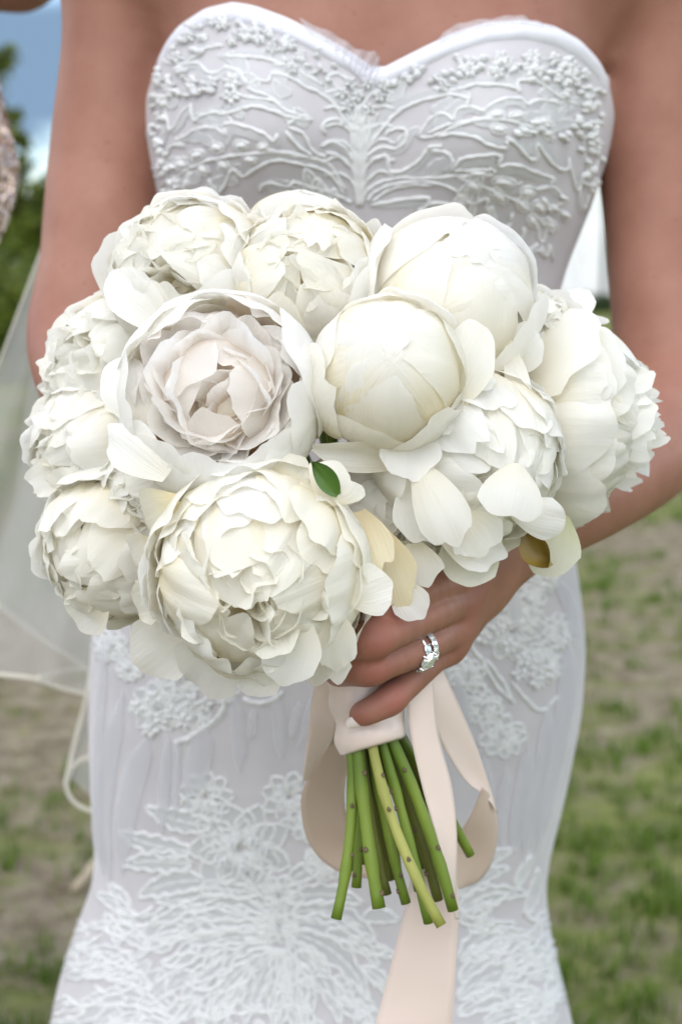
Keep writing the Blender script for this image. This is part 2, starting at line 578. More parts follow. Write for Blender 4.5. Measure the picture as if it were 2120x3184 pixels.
M['leaf_mid'] = leaf_mat('leaves_mid', (0.06, 0.10, 0.012), (0.19, 0.23, 0.03))
def tree(name, label, x, y, trunk_h, lobes, leaf, n_leaf, leaf_size, seed, group=None, trunk_r=0.12, cat='tree'):
    r = random.Random(seed)
    root = empty(name, (x, y, 0), None, label, cat, group)
    tb = MB()
    top = Vector((x + r.uniform(-.2, .2), y, trunk_h))
    tb.tube([(x, y, -0.05), (x + r.uniform(-.06, .06), y, trunk_h * .35), (x + r.uniform(-.1, .1), y, trunk_h * .7), top],
            [trunk_r * 1.3, trunk_r, trunk_r * .85, trunk_r * .6], 10)
    for (cx, cy, cz, rad) in lobes:
        c = Vector((x + cx, y + cy, cz))
        s0 = Vector((x, y, trunk_h * r.uniform(.6, .95)))
        mid = s0.lerp(c, .55) + Vector((0, 0, rad * .12))
        tb.tube([s0, mid, c], [trunk_r * .5, trunk_r * .32, trunk_r * .12], 7)
        for q in range(4):
            d = Vector((r.gauss(0, 1), r.gauss(0, 1), r.gauss(.3, 1))).normalized()
            tb.tube([mid.lerp(c, r.uniform(.2, .9)), c + d * rad * .45, c + d * rad * .8], [trunk_r * .2, trunk_r * .12, trunk_r * .04], 5)
    tb.build('trunk', M['bark'], root)
    lv, lf, lt = [], [], []
    tot = sum(l[3] ** 2 for l in lobes)
    for (cx, cy, cz, rad) in lobes:
        c = Vector((x + cx, y + cy, cz))
        nclump = max(8, int(26 * rad ** 2 / tot * len(lobes)))
        for k in range(nclump):
            d = Vector((r.gauss(0, 1), r.gauss(0, 1), r.gauss(0, 1))).normalized()
            cc = c + Vector((d.x, d.y, d.z * .8)) * rad * r.uniform(.45, 1.0)
            cr = rad * r.uniform(.18, .38)
            tone0 = r.uniform(.1, .8)
            for q in range(int(n_leaf * rad ** 2 / tot / nclump)):
                e = Vector((r.gauss(0, .5), r.gauss(0, .5), r.gauss(0, .42))) * cr
                p = cc + e
                u = Vector((r.gauss(0, 1), r.gauss(0, 1), r.gauss(0, .6))).normalized()
                w_ = u.orthogonal().normalized()
                w_ = (Matrix.Rotation(r.uniform(0, 6.28), 3, u) @ w_)
                s = leaf_size * r.uniform(.6, 1.3)
                n = len(lv)
                lv += [p - u * s, p + w_ * s * .42, p + u * s, p - w_ * s * .42]
                lf.append((n, n + 1, n + 2, n + 3))
                tn = max(0, min(1, tone0 + r.gauss(0, .18)))
                lt += [tn] * 4
    mesh_obj('crown', lv, lf, M[leaf], root, smooth=False, attrs={'tone': lt})
    return root
tree('broadleaf_tree', 'light green broadleaf tree reaching highest against the blue sky', -5.05, 15.0, 2.4,
     [(0.0, 0, 2.75, .9), (.95, .3, 2.62, .62), (.5, -.2, 3.35, .75), (-.9, .2, 3.2, 1.0), (-.4, .3, 3.9, .9), (1.5, .1, 2.38, .40), (1.30, 0, 3.0, .40), (1.38, .1, 2.66, .40), (-1.6, 0, 2.4, 1.0)], 'leaf_light', 9000, .085, 3)
tree('dark_tree', 'dark green tree rising just behind the shrubs at the lawn edge', -5.9, 21.0, 1.3,
     [(0, 0, 1.7, .9), (.9, 0, 1.5, .7), (.3, .2, 2.15, .55), (1.25, .2, 1.7, .55), (1.1, 0, 2.25, .35), (1.5, .2, 1.2, .6), (-1.2, 0, 2.0, 1.0)], 'leaf_mid', 8000, .085, 5)
tree('dark_tree', 'darker tree farther back behind the shrubs, with a low broad crown', -4.9, 27.0, 1.2,
     [(0, 0, 1.9, 1.0), (-1.3, 0, 1.8, 1.1), (1.3, .3, 1.7, 1.0), (2.6, 0, 1.6, .9)], 'leaf_dark', 6000, .10, 6)
for i, (x, y, s_, lab) in enumerate([(-2.80, 12.0, .80, 'yellow green shrub in front of the dark trees, closest to the soil path'),
                                    (-3.3, 13.2, 1.0, 'larger yellow green shrub under the tall broadleaf tree')]):
    tree('shrub', lab, x, y, .35 * s_, [(0, 0, .55 * s_, .45 * s_), (.4 * s_, .1, .5 * s_, .38 * s_), (-.45 * s_, 0, .6 * s_, .45 * s_), (.05, .1, .95 * s_, .36 * s_)],
         'leaf_mid', 3200, .05, 20 + i, trunk_r=.03, cat='shrub')
# a line of trees far across the lawn, behind the tent
for i, (x, y, h, lab) in enumerate([(1.5, 62, 5.5, 'far tree across the lawn beside the white tent'),
                                    (21, 66, 7.0, 'tall far tree across the lawn beyond the right end of the tent'),
                                    (-22, 70, 8.0, 'far tree across the lawn behind the white car'),
                                    (-8, 75, 7.0, 'far tree across the lawn hidden mostly by the bride')]):
    tree('far_tree', lab, x, y, h * .4, [(0, 0, h * .6, h * .28), (h * .25, 0, h * .5, h * .22), (-h * .25, 0, h * .52, h * .24), (0, 0, h * .8, h * .2)],
         'leaf_mid' if i % 2 else 'leaf_dark', 2600, .22, 40 + i, trunk_r=.2)
# low dark hedge under the tent's far edge
def hedge(x0, x1, y, h, d, label, seed):
    r = random.Random(seed)
    lv, lf, lt = [], [], []
    for k in range(5200):
        p = Vector((r.uniform(x0, x1), y + r.uniform(-d, d), r.uniform(0.02, h) * (0.85 + .15 * math.sin(k))))
        u = Vector((r.gauss(0, 1), r.gauss(0, 1), r.gauss(0, 1))).normalized()
        w_ = u.orthogonal().normalized()
        s = .05
        n = len(lv)
        lv += [p - u * s, p + w_ * s * .5, p + u * s, p - w_ * s * .5]
        lf.append((n, n + 1, n + 2, n + 3))
        lt += [r.random() * .6] * 4
    root = empty('hedge', ((x0 + x1) / 2, y, 0), None, label, 'hedge')
    mesh_obj('foliage', lv, lf, M['leaf_dark'], root, smooth=False, attrs={'tone': lt})
    sb = MB()
    for k in range(12):
        xx = x0 + (x1 - x0) * (k + .5) / 12
        sb.tube([(xx, y, -.02), (xx + r.uniform(-.05, .05), y, h * .8)], [.02, .008], 6)
    sb.build('stems', M['bark'], root)
hedge(1.5, 9.5, 25.2, .34, .2, 'low dark hedge along the front of the white tent', 9)

# white event tent across the lawn (roof, walls in panels, posts)
M['canvas'] = simple_mat('white_canvas', (0.80, 0.80, 0.80), (0.85, 0.85, 0.85), 3, 0.7, bump=0.2, bump_scale=2, bump_dist=0.05)
M['grey_metal'] = simple_mat('grey_metal', (0.30, 0.31, 0.32), (0.36, 0.37, 0.38), 20, 0.4, metallic=0.6)
tent = empty('event_tent', (5.5, 28, 0), None, 'white canvas event tent standing across the lawn beside her arm', 'tent')
TX0, TX1, TY0, TY1, TH = 1.6, 9.4, 26, 31, 2.6
npan = 5
for k in range(npan):
    x0 = TX0 + (TX1 - TX0) * k / npan + .04
    x1 = TX0 + (TX1 - TX0) * (k + 1) / npan - .04
    mb = MB()
    rows = []
    for z in np.linspace(.12, TH, 6):
        rows.append([(x0 + (x1 - x0) * s, TY0 + .05 * math.sin(s * 16 + k), z) for s in np.linspace(0, 1, 25)])
    mb.grid(rows)
    rows = [[(a[0], a[1] + .02, a[2]) for a in r_][::-1] for r_ in rows]
    mb.grid(rows)
    mb.build('wall_panel', M['canvas'], tent)
for (x, y) in [(TX0, TY0), (TX1, TY0), (TX0, TY1), (TX1, TY1)] + [(TX0 + (TX1 - TX0) * k / npan, TY0) for k in range(1, npan)]:
    mb = MB(); mb.tube([(x, y - .02, 0), (x, y - .02, TH)], .035, 8); mb.build('post', M['grey_metal'], tent)
mb = MB()
cx_, cy_ = (TX0 + TX1) / 2, (TY0 + TY1) / 2
prof = []
for f, z in [(1.03, TH - .25), (1.03, TH), (.72, TH + .7), (.4, TH + 1.4), (.12, TH + 1.9)]:
    ring = []
    for k in range(40):
        a = 2 * math.pi * k / 40
        ca, sa = math.cos(a), math.sin(a)
        s_ = 1 / max(abs(ca), abs(sa))
        ring.append((cx_ + ca * s_ * (TX1 - TX0) / 2 * f, cy_ + sa * s_ * (TY1 - TY0) / 2 * f, z))
    prof.append(ring)
mb.grid(prof, closed_u=True)
mb.f.append(tuple(range(len(mb.v) - 40, len(mb.v))))
mb.build('roof', M['canvas'], tent)

# small white car parked far behind on the left
M['car_paint'] = simple_mat('car_paint', (0.78, 0.80, 0.82), None, 5, 0.25)
M['glass_dark'] = simple_mat('car_glass', (0.05, 0.06, 0.07), None, 5, 0.08)
M['rubber'] = simple_mat('rubber', (0.03, 0.03, 0.03), None, 5, 0.8)
def car(x, y, label):
    root = empty('parked_car', (x, y, 0), None, label, 'car')
    # front view towards the camera: length along y
    mb = MB()
    rows = []
    for (yy, z0, z1, w) in [(0.0, .35, .72, .72), (.12, .28, .82, .80), (.9, .26, .95, .86), (1.3, .26, 1.0, .87), (3.0, .26, 1.02, .87), (4.0, .30, .98, .82), (4.2, .4, .85, .74)]:
        rows.append([(x - w, y + yy, z0), (x - w - .03, y + yy, (z0 + z1) / 2), (x - w * .95, y + yy, z1), (x - w * .5, y + yy, z1 + .05), (x + w * .5, y + yy, z1 + .05), (x + w * .95, y + yy, z1), (x + w + .03, y + yy, (z0 + z1) / 2), (x + w, y + yy, z0)])
    mb.grid(rows, closed_u=True)
    mb.f.append(tuple(range(8)))
    mb.f.append(tuple(range(len(mb.v) - 8, len(mb.v))))
    body = mb.build('body', M['car_paint'], root)
    mb = MB()
    rows = [[(x - w, y + yy, z), (x - w * .6, y + yy, z + .03), (x + w * .6, y + yy, z + .03), (x + w, y + yy, z)] for (yy, z, w) in [(1.9, 1.45, .60), (3.0, 1.46, .6), (3.4, 1.40, .58)]]
    mb.grid(rows)
    rows = [[(a[0], a[1], a[2] - .05) for a in r_][::-1] for r_ in rows]
    mb.grid(rows)
    mb.build('roof', M['car_paint'], root)
    mb = MB()
    mb.grid([[(x - .76, y + 1.25, 1.0), (x + .76, y + 1.25, 1.0)], [(x - .58, y + 1.88, 1.43), (x + .58, y + 1.88, 1.43)]])
    mb.build('windscreen', M['glass_dark'], root)
    for s in (-1, 1):
        mb = MB()
        mb.grid([[(x + s * .86, y + 1.3, 1.0), (x + s * .86, y + 3.6, 1.0)], [(x + s * .60, y + 1.9, 1.42), (x + s * .60, y + 3.35, 1.40)]])
        mb.build('side_window', M['glass_dark'], root)
        mb = MB()
        mb.tube([(x + s * .6, y - .01, .66), (x + s * .6, y + .06, .66)], .1, 10)
        mb.build('headlight', M['grey_metal'], root)
        for yy in (.85, 3.3):
            mb = MB()
            mb.tube([(x + s * .70, y + yy, .31), (x + s * .90, y + yy, .31)], .31, 16)
            wh = mb.build('wheel', M['rubber'], root)
            mb = MB()
            mb.tube([(x + s * .895, y + yy, .31), (x + s * .915, y + yy, .31)], .2, 12)
            mb.build('rim', M['grey_metal'], wh)
car(-19.2, 84.0, 'small white car parked far off beyond the shrubs')
# ------------------------------------------------------------------ the bride: body
# outline rows of the dressed torso: photo row, left and right edge, front and back half-depth in metres
BY = 1.15
ROWS = [(-700, 880, 1480, .060, .07), (-520, 760, 1600, .066, .075), (-380, 540, 1820, .075, .085), (-200, 530, 1850, .086, .095), (0, 505, 1880, .094, .10), (130, 487, 1893, .096, .10), (300, 463, 1902, .098, .10),
        (450, 463, 1885, .098, .10), (640, 500, 1822, .096, .098), (830, 565, 1745, .092, .095), (1000, 605, 1700, .090, .092),
        (1150, 590, 1692, .092, .095), (1400, 470, 1712, .10, .11), (1700, 350, 1768, .112, .125), (1860, 315, 1792, .116, .13),
        (2000, 298, 1805, .118, .13), (2200, 292, 1792, .118, .125), (2450, 298, 1742, .114, .12), (2640, 312, 1694, .112, .118),
        (2750, 300, 1680, .114, .125), (2900, 240, 1700, .122, .15), (3050, 195, 1738, .135, .19), (3200, 172, 1765, .150, .24), (3600, 60, 1860, .20, .36), (4400, -260, 2150, .30, .5), (5150, -520, 2400, .38, .6)]
_rz = np.array([P(0, r[0], BY).z for r in ROWS])[::-1]
_rl = np.array([P(r[1], r[0], BY).x for r in ROWS])[::-1]
_rr = np.array([P(r[2], r[0], BY).x for r in ROWS])[::-1]
_rf = np.array([r[3] for r in ROWS])[::-1]
_rb = np.array([r[4] for r in ROWS])[::-1]
def _smooth_table(z, v):
    zz = np.linspace(z[0], z[-1], 400)
    vv = np.interp(zz, z, v)
    k = np.exp(-np.linspace(-2, 2, 15) ** 2); k /= k.sum()
    pad = np.concatenate([2 * vv[0] - vv[7:0:-1], vv, 2 * vv[-1] - vv[-2:-9:-1]])
    return zz, np.convolve(pad, k, 'valid')
_zz, _L = _smooth_table(_rz, _rl)
_, _R = _smooth_table(_rz, _rr)
_, _F = _smooth_table(_rz, _rf)
_, _B = _smooth_table(_rz, _rb)
def torso_at(z):
    l, r = np.interp(z, _zz, _L), np.interp(z, _zz, _R)
    return (l + r) / 2, (r - l) / 2, np.interp(z, _zz, _F), np.interp(z, _zz, _B)
BUST = [(P(800, 400, 1.03), .046), (P(1530, 420, 1.03), .046)]
def bust(x, z):
    s = 0
    for c, a in BUST:
        dz = z - c.z
        sz = np.where(dz > 0, .075, .055)
        s = s + a * np.exp(-((x - c.x) / .062) ** 2 - (dz / sz) ** 2)
    # belly and hips stay smooth
    return s
def torso_point(u, z, off=0.0):
    """u: 0 = right side, pi/2 = front, pi = left side"""
    cx, a, bf, bb = torso_at(z)
    c, s = math.cos(u), math.sin(u)
    e = 2 / 2.25
    x = cx + (a + off) * math.copysign(abs(c) ** e, c)
    if s >= 0:
        y = BY - (bf + off) * abs(s) ** e - float(bust(x, z)) * min(1, s * 1.6)
    else:
        y = BY + (bb + off) * abs(s) ** e
    return Vector((x, y, z))

def surface_nets(V, lo, h):
    S = V < 0
    nx, ny, nz = V.shape
    cnt = np.zeros((nx - 1, ny - 1, nz - 1), np.int8)
    for a in (0, 1):
        for b in (0, 1):
            for c in (0, 1):
                cnt += S[a:nx - 1 + a, b:ny - 1 + b, c:nz - 1 + c]
    I = np.argwhere((cnt > 0) & (cnt < 8))
    idx = -np.ones((nx - 1, ny - 1, nz - 1), np.int32)
    idx[I[:, 0], I[:, 1], I[:, 2]] = np.arange(len(I))
    corners = [(a, b, c) for a in (0, 1) for b in (0, 1) for c in (0, 1)]
    cv = {k: V[I[:, 0] + k[0], I[:, 1] + k[1], I[:, 2] + k[2]] for k in corners}
    acc = np.zeros((len(I), 3)); n = np.zeros(len(I))
    for k in corners:
        for ax in range(3):
            if k[ax] == 0:
                k2 = tuple(1 if i == ax else k[i] for i in range(3))
                va, vb = cv[k], cv[k2]
                m = (va < 0) != (vb < 0)
                t = np.where(m, va / np.where(m, va - vb, 1), 0)
                p = np.tile(np.array(k, float), (len(I), 1))
                p[:, ax] += t
                acc[m] += p[m]; n[m] += 1
    verts = (I + acc / n[:, None]) * h + np.array(lo)
    faces = []
    for ax in range(3):
        o1, o2 = [(1, 2), (2, 0), (0, 1)][ax]
        sl0 = [slice(None)] * 3; sl1 = [slice(None)] * 3
        sl0[ax] = slice(0, -1); sl1[ax] = slice(1, None)
        ch = S[tuple(sl0)] != S[tuple(sl1)]
        E = np.argwhere(ch)
        E = E[(E[:, o1] > 0) & (E[:, o2] > 0) & (E[:, o1] < V.shape[o1] - 1) & (E[:, o2] < V.shape[o2] - 1)]
        q = []
        for (d1, d2) in [(-1, -1), (0, -1), (0, 0), (-1, 0)]:
            c = E.copy(); c[:, o1] += d1; c[:, o2] += d2
            q.append(idx[c[:, 0], c[:, 1], c[:, 2]])
        q = np.stack(q, 1)
        ok = (q >= 0).all(1)
        flip = ~S[E[:, 0], E[:, 1], E[:, 2]]
        q[flip] = q[flip][:, ::-1]
        faces.append(q[ok])
    return verts, np.vstack(faces)

def relax(v, f, n):
    """even out the grid: a few rounds of Laplacian smoothing with a step back against shrinking"""
    e = np.vstack([f[:, [0, 1]], f[:, [1, 2]], f[:, [2, 3]], f[:, [3, 0]]])
    e = np.vstack([e, e[:, ::-1]])
    deg = np.bincount(e[:, 0], minlength=len(v))[:, None].clip(1)
    for k in range(2 * n):
        s = np.stack([np.bincount(e[:, 0], v[e[:, 1], i], len(v)) for i in range(3)], 1) / deg
        v = v + (s - v) * (.55 if k % 2 == 0 else -.57)
    return v
class Field:
    def __init__(s, lo, hi, h):
        s.lo, s.h = np.array(lo, float), h
        s.n = np.ceil((np.array(hi) - lo) / h).astype(int) + 1
        s.ax = [s.lo[i] + np.arange(s.n[i]) * h for i in range(3)]
        s.V = np.full(s.n, 1.0, np.float32)
    def box(s, lo, hi, m):
        sl = []
        for i in range(3):
            a = int(max(0, math.floor((lo[i] - m - s.lo[i]) / s.h)))
            b = int(min(s.n[i], math.ceil((hi[i] + m - s.lo[i]) / s.h) + 1))
            if b <= a: return None
            sl.append(slice(a, b))
        return tuple(sl)
    def xyz(s, sl):
        return s.ax[0][sl[0]][:, None, None], s.ax[1][sl[1]][None, :, None], s.ax[2][sl[2]][None, None, :]
    def merge(s, sl, d, k):
        a = s.V[sl]
        if k > 0:
            h = np.maximum(k - np.abs(a - d), 0) / k
            s.V[sl] = np.minimum(a, d) - h * h * k * .25
        else:
            s.V[sl] = np.minimum(a, d)
    def chain(s, pts, rads, k=.01, kin=.004, flat=None):
        """a tapered limb through the points, merged into the body with blend k"""
        if len(pts) > 3:                      # even taper: resample limb and radii along a smooth curve
            q = spline([tuple(p) + (r_,) for p, r_ in zip(pts, rads)], 4 * len(pts))
            pts, rads = [a[:3] for a in q], [a[3] for a in q]
        pts = [np.array(p) for p in pts]
        lo = np.min(pts, 0) - max(rads); hi = np.max(pts, 0) + max(rads)
        sl = s.box(lo, hi, .05)
        if sl is None: return
        X, Y, Z = s.xyz(sl)
        D = None
        for i in range(len(pts) - 1):
            a, b = pts[i], pts[i + 1]
            ba = b - a
            L2 = max(ba @ ba, 1e-12)
            px, py, pz = X - a[0], Y - a[1], Z - a[2]
            t = np.clip((px * ba[0] + py * ba[1] + pz * ba[2]) / L2, 0, 1)
            r = rads[i] + (rads[i + 1] - rads[i]) * t
            d = np.sqrt((px - t * ba[0]) ** 2 + (py - t * ba[1]) ** 2 + (pz - t * ba[2]) ** 2) - r
            if D is None: D = d
            else:
                h = np.maximum(kin - np.abs(D - d), 0) / kin
                D = np.minimum(D, d) - h * h * kin * .25
        s.merge(sl, D.astype(np.float32), k)
    def ellipsoid(s, c, r, k=.02):
        c, r = np.array(c), np.array(r)
        sl = s.box(c - r, c + r, .05)
        if sl is None: return
        X, Y, Z = s.xyz(sl)
        q = np.sqrt(((X - c[0]) / r[0]) ** 2 + ((Y - c[1]) / r[1]) ** 2 + ((Z - c[2]) / r[2]) ** 2)
        s.merge(sl, ((q - 1) * r.min()).astype(np.float32), k)
    def torso(s, zmin, zmax, inset, k=.02):
        sl = s.box((-.6, .8, zmin), (.6, 1.5, zmax), 0)
        if sl is None: return
        X, Y, Z = s.xyz(sl)
        cx, a, bf, bb = torso_at(Z)
        y = Y - BY + bust(X, Z) * np.clip((BY - Y) * 16, 0, 1)
        b = np.where(y < 0, bf, bb)
        q = (np.abs((X - cx) / a) ** 2.25 + np.abs(y / b) ** 2.25) ** (1 / 2.25)
        d = (q - 1) * np.minimum(a, b) + inset
        # close the ends
        d = np.maximum(d, np.maximum(zmin - Z, Z - zmax) + .004)
        s.merge(sl, d.astype(np.float32), k)

def add_body(F):
    # torso and thighs inside the dress
    F.torso(.62, P(0, -470, BY).z, .004, .02)
    hip = P(1050, 1900, BY)
    for sx in (-1, 1):
        k = Vector((hip.x + sx * .075, BY + .005, .44))
        F.chain([(hip.x + sx * .09, BY, .80), k, (hip.x + sx * .075, BY + .02, .12), (hip.x + sx * .08, BY - .03, .03)], [.085, .058, .036, .036], .03, .03)
    # shoulders, neck, head
    nk = P(1180, -560, BY + .005)
    sl_, sr_ = P(345, -230, BY + .01), P(2010, -215, BY + .005)
    F.chain([sl_, P(700, -440, BY + .01), nk, P(1690, -430, BY + .01), sr_], [.047, .050, .050, .050, .047], .07, .05)
    hd = nk + Vector((0, -.02, .20))
    F.chain([nk, nk + Vector((0, -.012, .12))], [.052, .050], .03)
    F.ellipsoid(hd + Vector((0, .005, .015)), (.074, .092, .10), .02)
    F.ellipsoid(hd + Vector((0, -.03, -.05)), (.052, .055, .065), .025)      # jaw
    F.chain([hd + Vector((0, -.085, .02)), hd + Vector((0, -.108, -.022))], [.006, .010], .012)  # nose
    for sx in (-1, 1):
        F.ellipsoid(hd + Vector((sx * .076, .01, 0)), (.010, .02, .032), .006)  # ears
        F.ellipsoid(hd + Vector((sx * .03, -.083, .015)), (.013, .008, .009), .008)
    F.ellipsoid(hd + Vector((0, -.087, -.062)), (.025, .010, .008), .010)
    # her right arm (left in the photo)
    F.chain([sl_, P(362, 60, BY + .005), P(338, 420, BY), P(316, 700, 1.125), P(288, 960, 1.095)], [.043, .037, .040, .0405, .037], .012, .012)
    F.chain([P(288, 960, 1.095), P(268, 1080, 1.08), P(345, 1250, 1.03), P(560, 1480, .93), P(800, 1640, .875)], [.037, .0385, .0385, .031, .024], .02, .012)
    # her left arm
    F.chain([sr_, P(2040, 60, BY), P(2035, 420, BY), P(2060, 800, 1.13), P(2075, 1120, 1.10)], [.043, .037, .040, .039, .036], .012, .012)
    F.chain([P(2085, 1130, 1.10), P(2085, 1265, 1.075), P(1985, 1395, 1.01), P(1800, 1535, .93), P(1600, 1640, .862)], [.036, .040, .039, .031, .0235], .02, .012)

# hand holding the bouquet: her left hand, fingers closing round the handle from the right
WRIST = P(1600, 1640, .862)
HAND = dict(
    index=[P(1440, 1790, .800), P(1330, 1838, .760), P(1205, 1895, .728), P(1120, 1925, .738), P(1085, 1945, .755)],
    middle=[P(1420, 1866, .792), P(1330, 1912, .752), P(1168, 1984, .716), P(1085, 2014, .726), P(1050, 2032, .748)],
    ring=[P(1400, 1950, .790), P(1318, 2010, .752), P(1160, 2072, .722), P(1085, 2085, .729), P(1045, 2095, .748)],
    pinky=[P(1375, 2010, .792), P(1305, 2085, .760), P(1220, 2170, .737), P(1160, 2206, .733), P(1118, 2224, .737)])
HRAD = dict(index=[.0115, .0102, .0092, .0080, .0072], middle=[.0114, .0096, .0092, .0080, .0070], ring=[.0106, .0089, .0084, .0074, .0066], pinky=[.0096, .0080, .0070, .0061, .0055])
def add_hand(F):
    kn = [Vector(HAND[f][0]) for f in ('index', 'middle', 'ring', 'pinky')]
    wr = WRIST
    # palm: metacarpals side by side with flesh between
    for i, k in enumerate(kn):
        off = Vector((.0, .004, .010 - .007 * i))
        F.chain([wr + off, wr.lerp(k, .5) + off * .6 + Vector((-.002, .004, 0)), k], [.0185, .0165 - .001 * i, .0122 - .0005 * i], .016, .012)
    F.chain([wr.lerp(kn[1], .5) + Vector((-.012, .012, 0)), wr.lerp(kn[2], .85) + Vector((-.012, .012, -.004))], [.017, .016], .016)
    # thumb passes behind the handle
    F.chain([wr + Vector((-.018, 0, .012)), P(1420, 1800, .825), P(1270, 1870, .822), P(1180, 1935, .815), P(1140, 1975, .806)], [.015, .0145, .0115, .0105, .0085], .014, .01)
    for f in ('index', 'middle', 'ring', 'pinky'):
        pts, r = HAND[f], HRAD[f]
        F.chain(pts, r, .0012, .003)
        # knuckles
        F.ellipsoid(Vector(pts[0]) + Vector((.001, -.004, .001)), (.0095, .0085, .0085), .010)
        F.ellipsoid(Vector(pts[2]) + Vector((-.001, -.0018, 0)), tuple([r[2] * .98] * 3), .006)
    # tendons on the back of the hand
    for i, k in enumerate(kn[:3]):
        F.chain([wr.lerp(k, .35) + Vector((.004, -.012, .004 - .004 * i)), k + Vector((.002, -.0075, .001))], [.0028, .0034], .010)
def add_other_hand(F):
    # her right hand steadies the stems behind the blooms
    w = Vector(P(800, 1640, .875))
    k = [P(960, 1690, .85), P(965, 1745, .848), P(965, 1800, .848), P(955, 1850, .85)]
    for i, q in enumerate(k):
        F.chain([w + Vector((0, 0, .008 - .006 * i)), q], [.018, .0122], .014)
        e = [P(1075, 1700 + 52 * i, .835), P(1165, 1715 + 50 * i, .818), P(1190, 1725 + 50 * i, .80)]
        F.chain([q] + e, [.0112, .0098, .0085, .0070], .0032, .006)
    F.chain([w, P(900, 1660, .83), P(980, 1690, .79), P(1050, 1720, .775)], [.016, .0145, .0115, .0085], .014, .01)

person = empty('person', (P(1050, 1900, BY).x, BY, 0), None, 'bride in a strapless white lace dress holding the bouquet in front of her', 'person')
WX = P(1720, 1600, .90).x           # where the fine grid of the hand takes over from the coarse one (inside the forearm)
F = Field((-.42, .60, -.01), (.45, 1.42, 1.76), .0048)
add_body(F)
v1, f1 = surface_nets(F.V, F.lo, F.h)
F2 = Field((P(980, 2000, .72).x, .695, P(1100, 2290, .73).z), (WX + .012, .955, P(1500, 1440, .87).z), .0013)
add_body(F2); add_hand(F2)
v2, f2 = surface_nets(F2.V, F2.lo, F2.h)
F3 = Field((P(640, 1500, .9).x, .745, P(900, 1990, .85).z), (P(1260, 1700, .8).x, .965, P(800, 1480, .9).z), .0022)
add_body(F3); add_other_hand(F3)
v3, f3 = surface_nets(F3.V, F3.lo, F3.h)
def clip(v, f, keep):
    k = keep(v)
    f = f[k[f].all(1)]
    used = np.unique(f)
    m = -np.ones(len(v), int); m[used] = np.arange(len(used))
    return v[used], m[f]
# the coarse body ends inside the forearms, where the finer hands begin
CX3 = P(720, 1600, .9).x
v1, v2, v3 = relax(v1, f1, 6), relax(v2, f2, 1), relax(v3, f3, 2)
v1, f1 = clip(v1, f1, lambda v: ~((v[:, 1] < .965) & (v[:, 2] < P(0, 1440, .87).z) & (v[:, 0] > CX3 + .008) & (v[:, 0] < WX)))
v2, f2 = clip(v2, f2, lambda v: (v[:, 1] < .953) | (v[:, 0] < WX))
v3, f3 = clip(v3, f3, lambda v: (v[:, 0] > CX3) & (v[:, 0] < P(1230, 1700, .8).x))
bv_ = np.vstack([v1, v2, v3]); bf_ = np.vstack([f1, f2 + len(v1), f3 + len(v1) + len(v2)])
flush = np.zeros(len(bv_))
for f in HAND:
    for i, (amt, rad) in ((0, (.55, .011)), (2, (.75, .010)), (4, (.6, .008))):
        p_ = np.array(HAND[f][i]) + np.array((0, -.006, 0))
        flush = np.maximum(flush, amt * np.exp(-np.sum((bv_ - p_) ** 2, 1) / rad ** 2))
for p_ in (P(120, 1060, 1.08), P(2110, 1440, 1.05)):
    flush = np.maximum(flush, .45 * np.exp(-np.sum((bv_ - np.array(p_)) ** 2, 1) / .035 ** 2))
body = mesh_obj('body', bv_, bf_, M['skin'], person, attrs={'flush': flush})
# the pale fingernail of the little finger
nb_ = MB()
tip, dip = Vector(HAND['pinky'][4]), Vector(HAND['pinky'][3])
d_ = (tip - dip).normalized()
nrm = Vector((-.2, -.86, -.50)); nrm = (nrm - d_ * nrm.dot(d_)).normalized()
sd = d_.cross(nrm)
rows = []
for i in range(9):
    t = i / 8
    w_ = .0046 * (1 - .25 * max(0, (t - .6) / .4) ** 2)
    row = []
    for j in range(9):
        s_ = j / 4 - 1
        ang = s_ * .85
        rad = .0064 + .0004 * math.sin(t * 3.1)
        q = tip - d_ * .0050 + d_ * (.0120 * t - .0005 * s_ * s_ * 2 * t) + nrm * math.cos(ang) * rad * (1 - .04 * t) + sd * math.sin(ang) * w_ * 1.25
        row.append(q)
    rows.append(row)
nb_.grid(rows)
nb_.build('fingernail', M['nail'], person)
# hair (above the frame)
M['hair'] = simple_mat('hair', (0.10, 0.055, 0.03), (0.17, 0.10, 0.055), 40, 0.45, vec_scale=(6, 6, 1))
hd = P(1180, -560, BY + .005) + Vector((0, -.02, .20))
FH = Field((hd.x - .14, hd.y - .14, hd.z - .16), (hd.x + .14, hd.y + .18, hd.z + .16), .005)
FH.ellipsoid(hd + Vector((0, .022, .028)), (.084, .095, .105), .02)
FH.ellipsoid(hd + Vector((0, .10, .0)), (.055, .045, .05), .03)
vh, fh = surface_nets(FH.V, FH.lo, FH.h)
mesh_obj('hair', vh, fh, M['hair'], person)
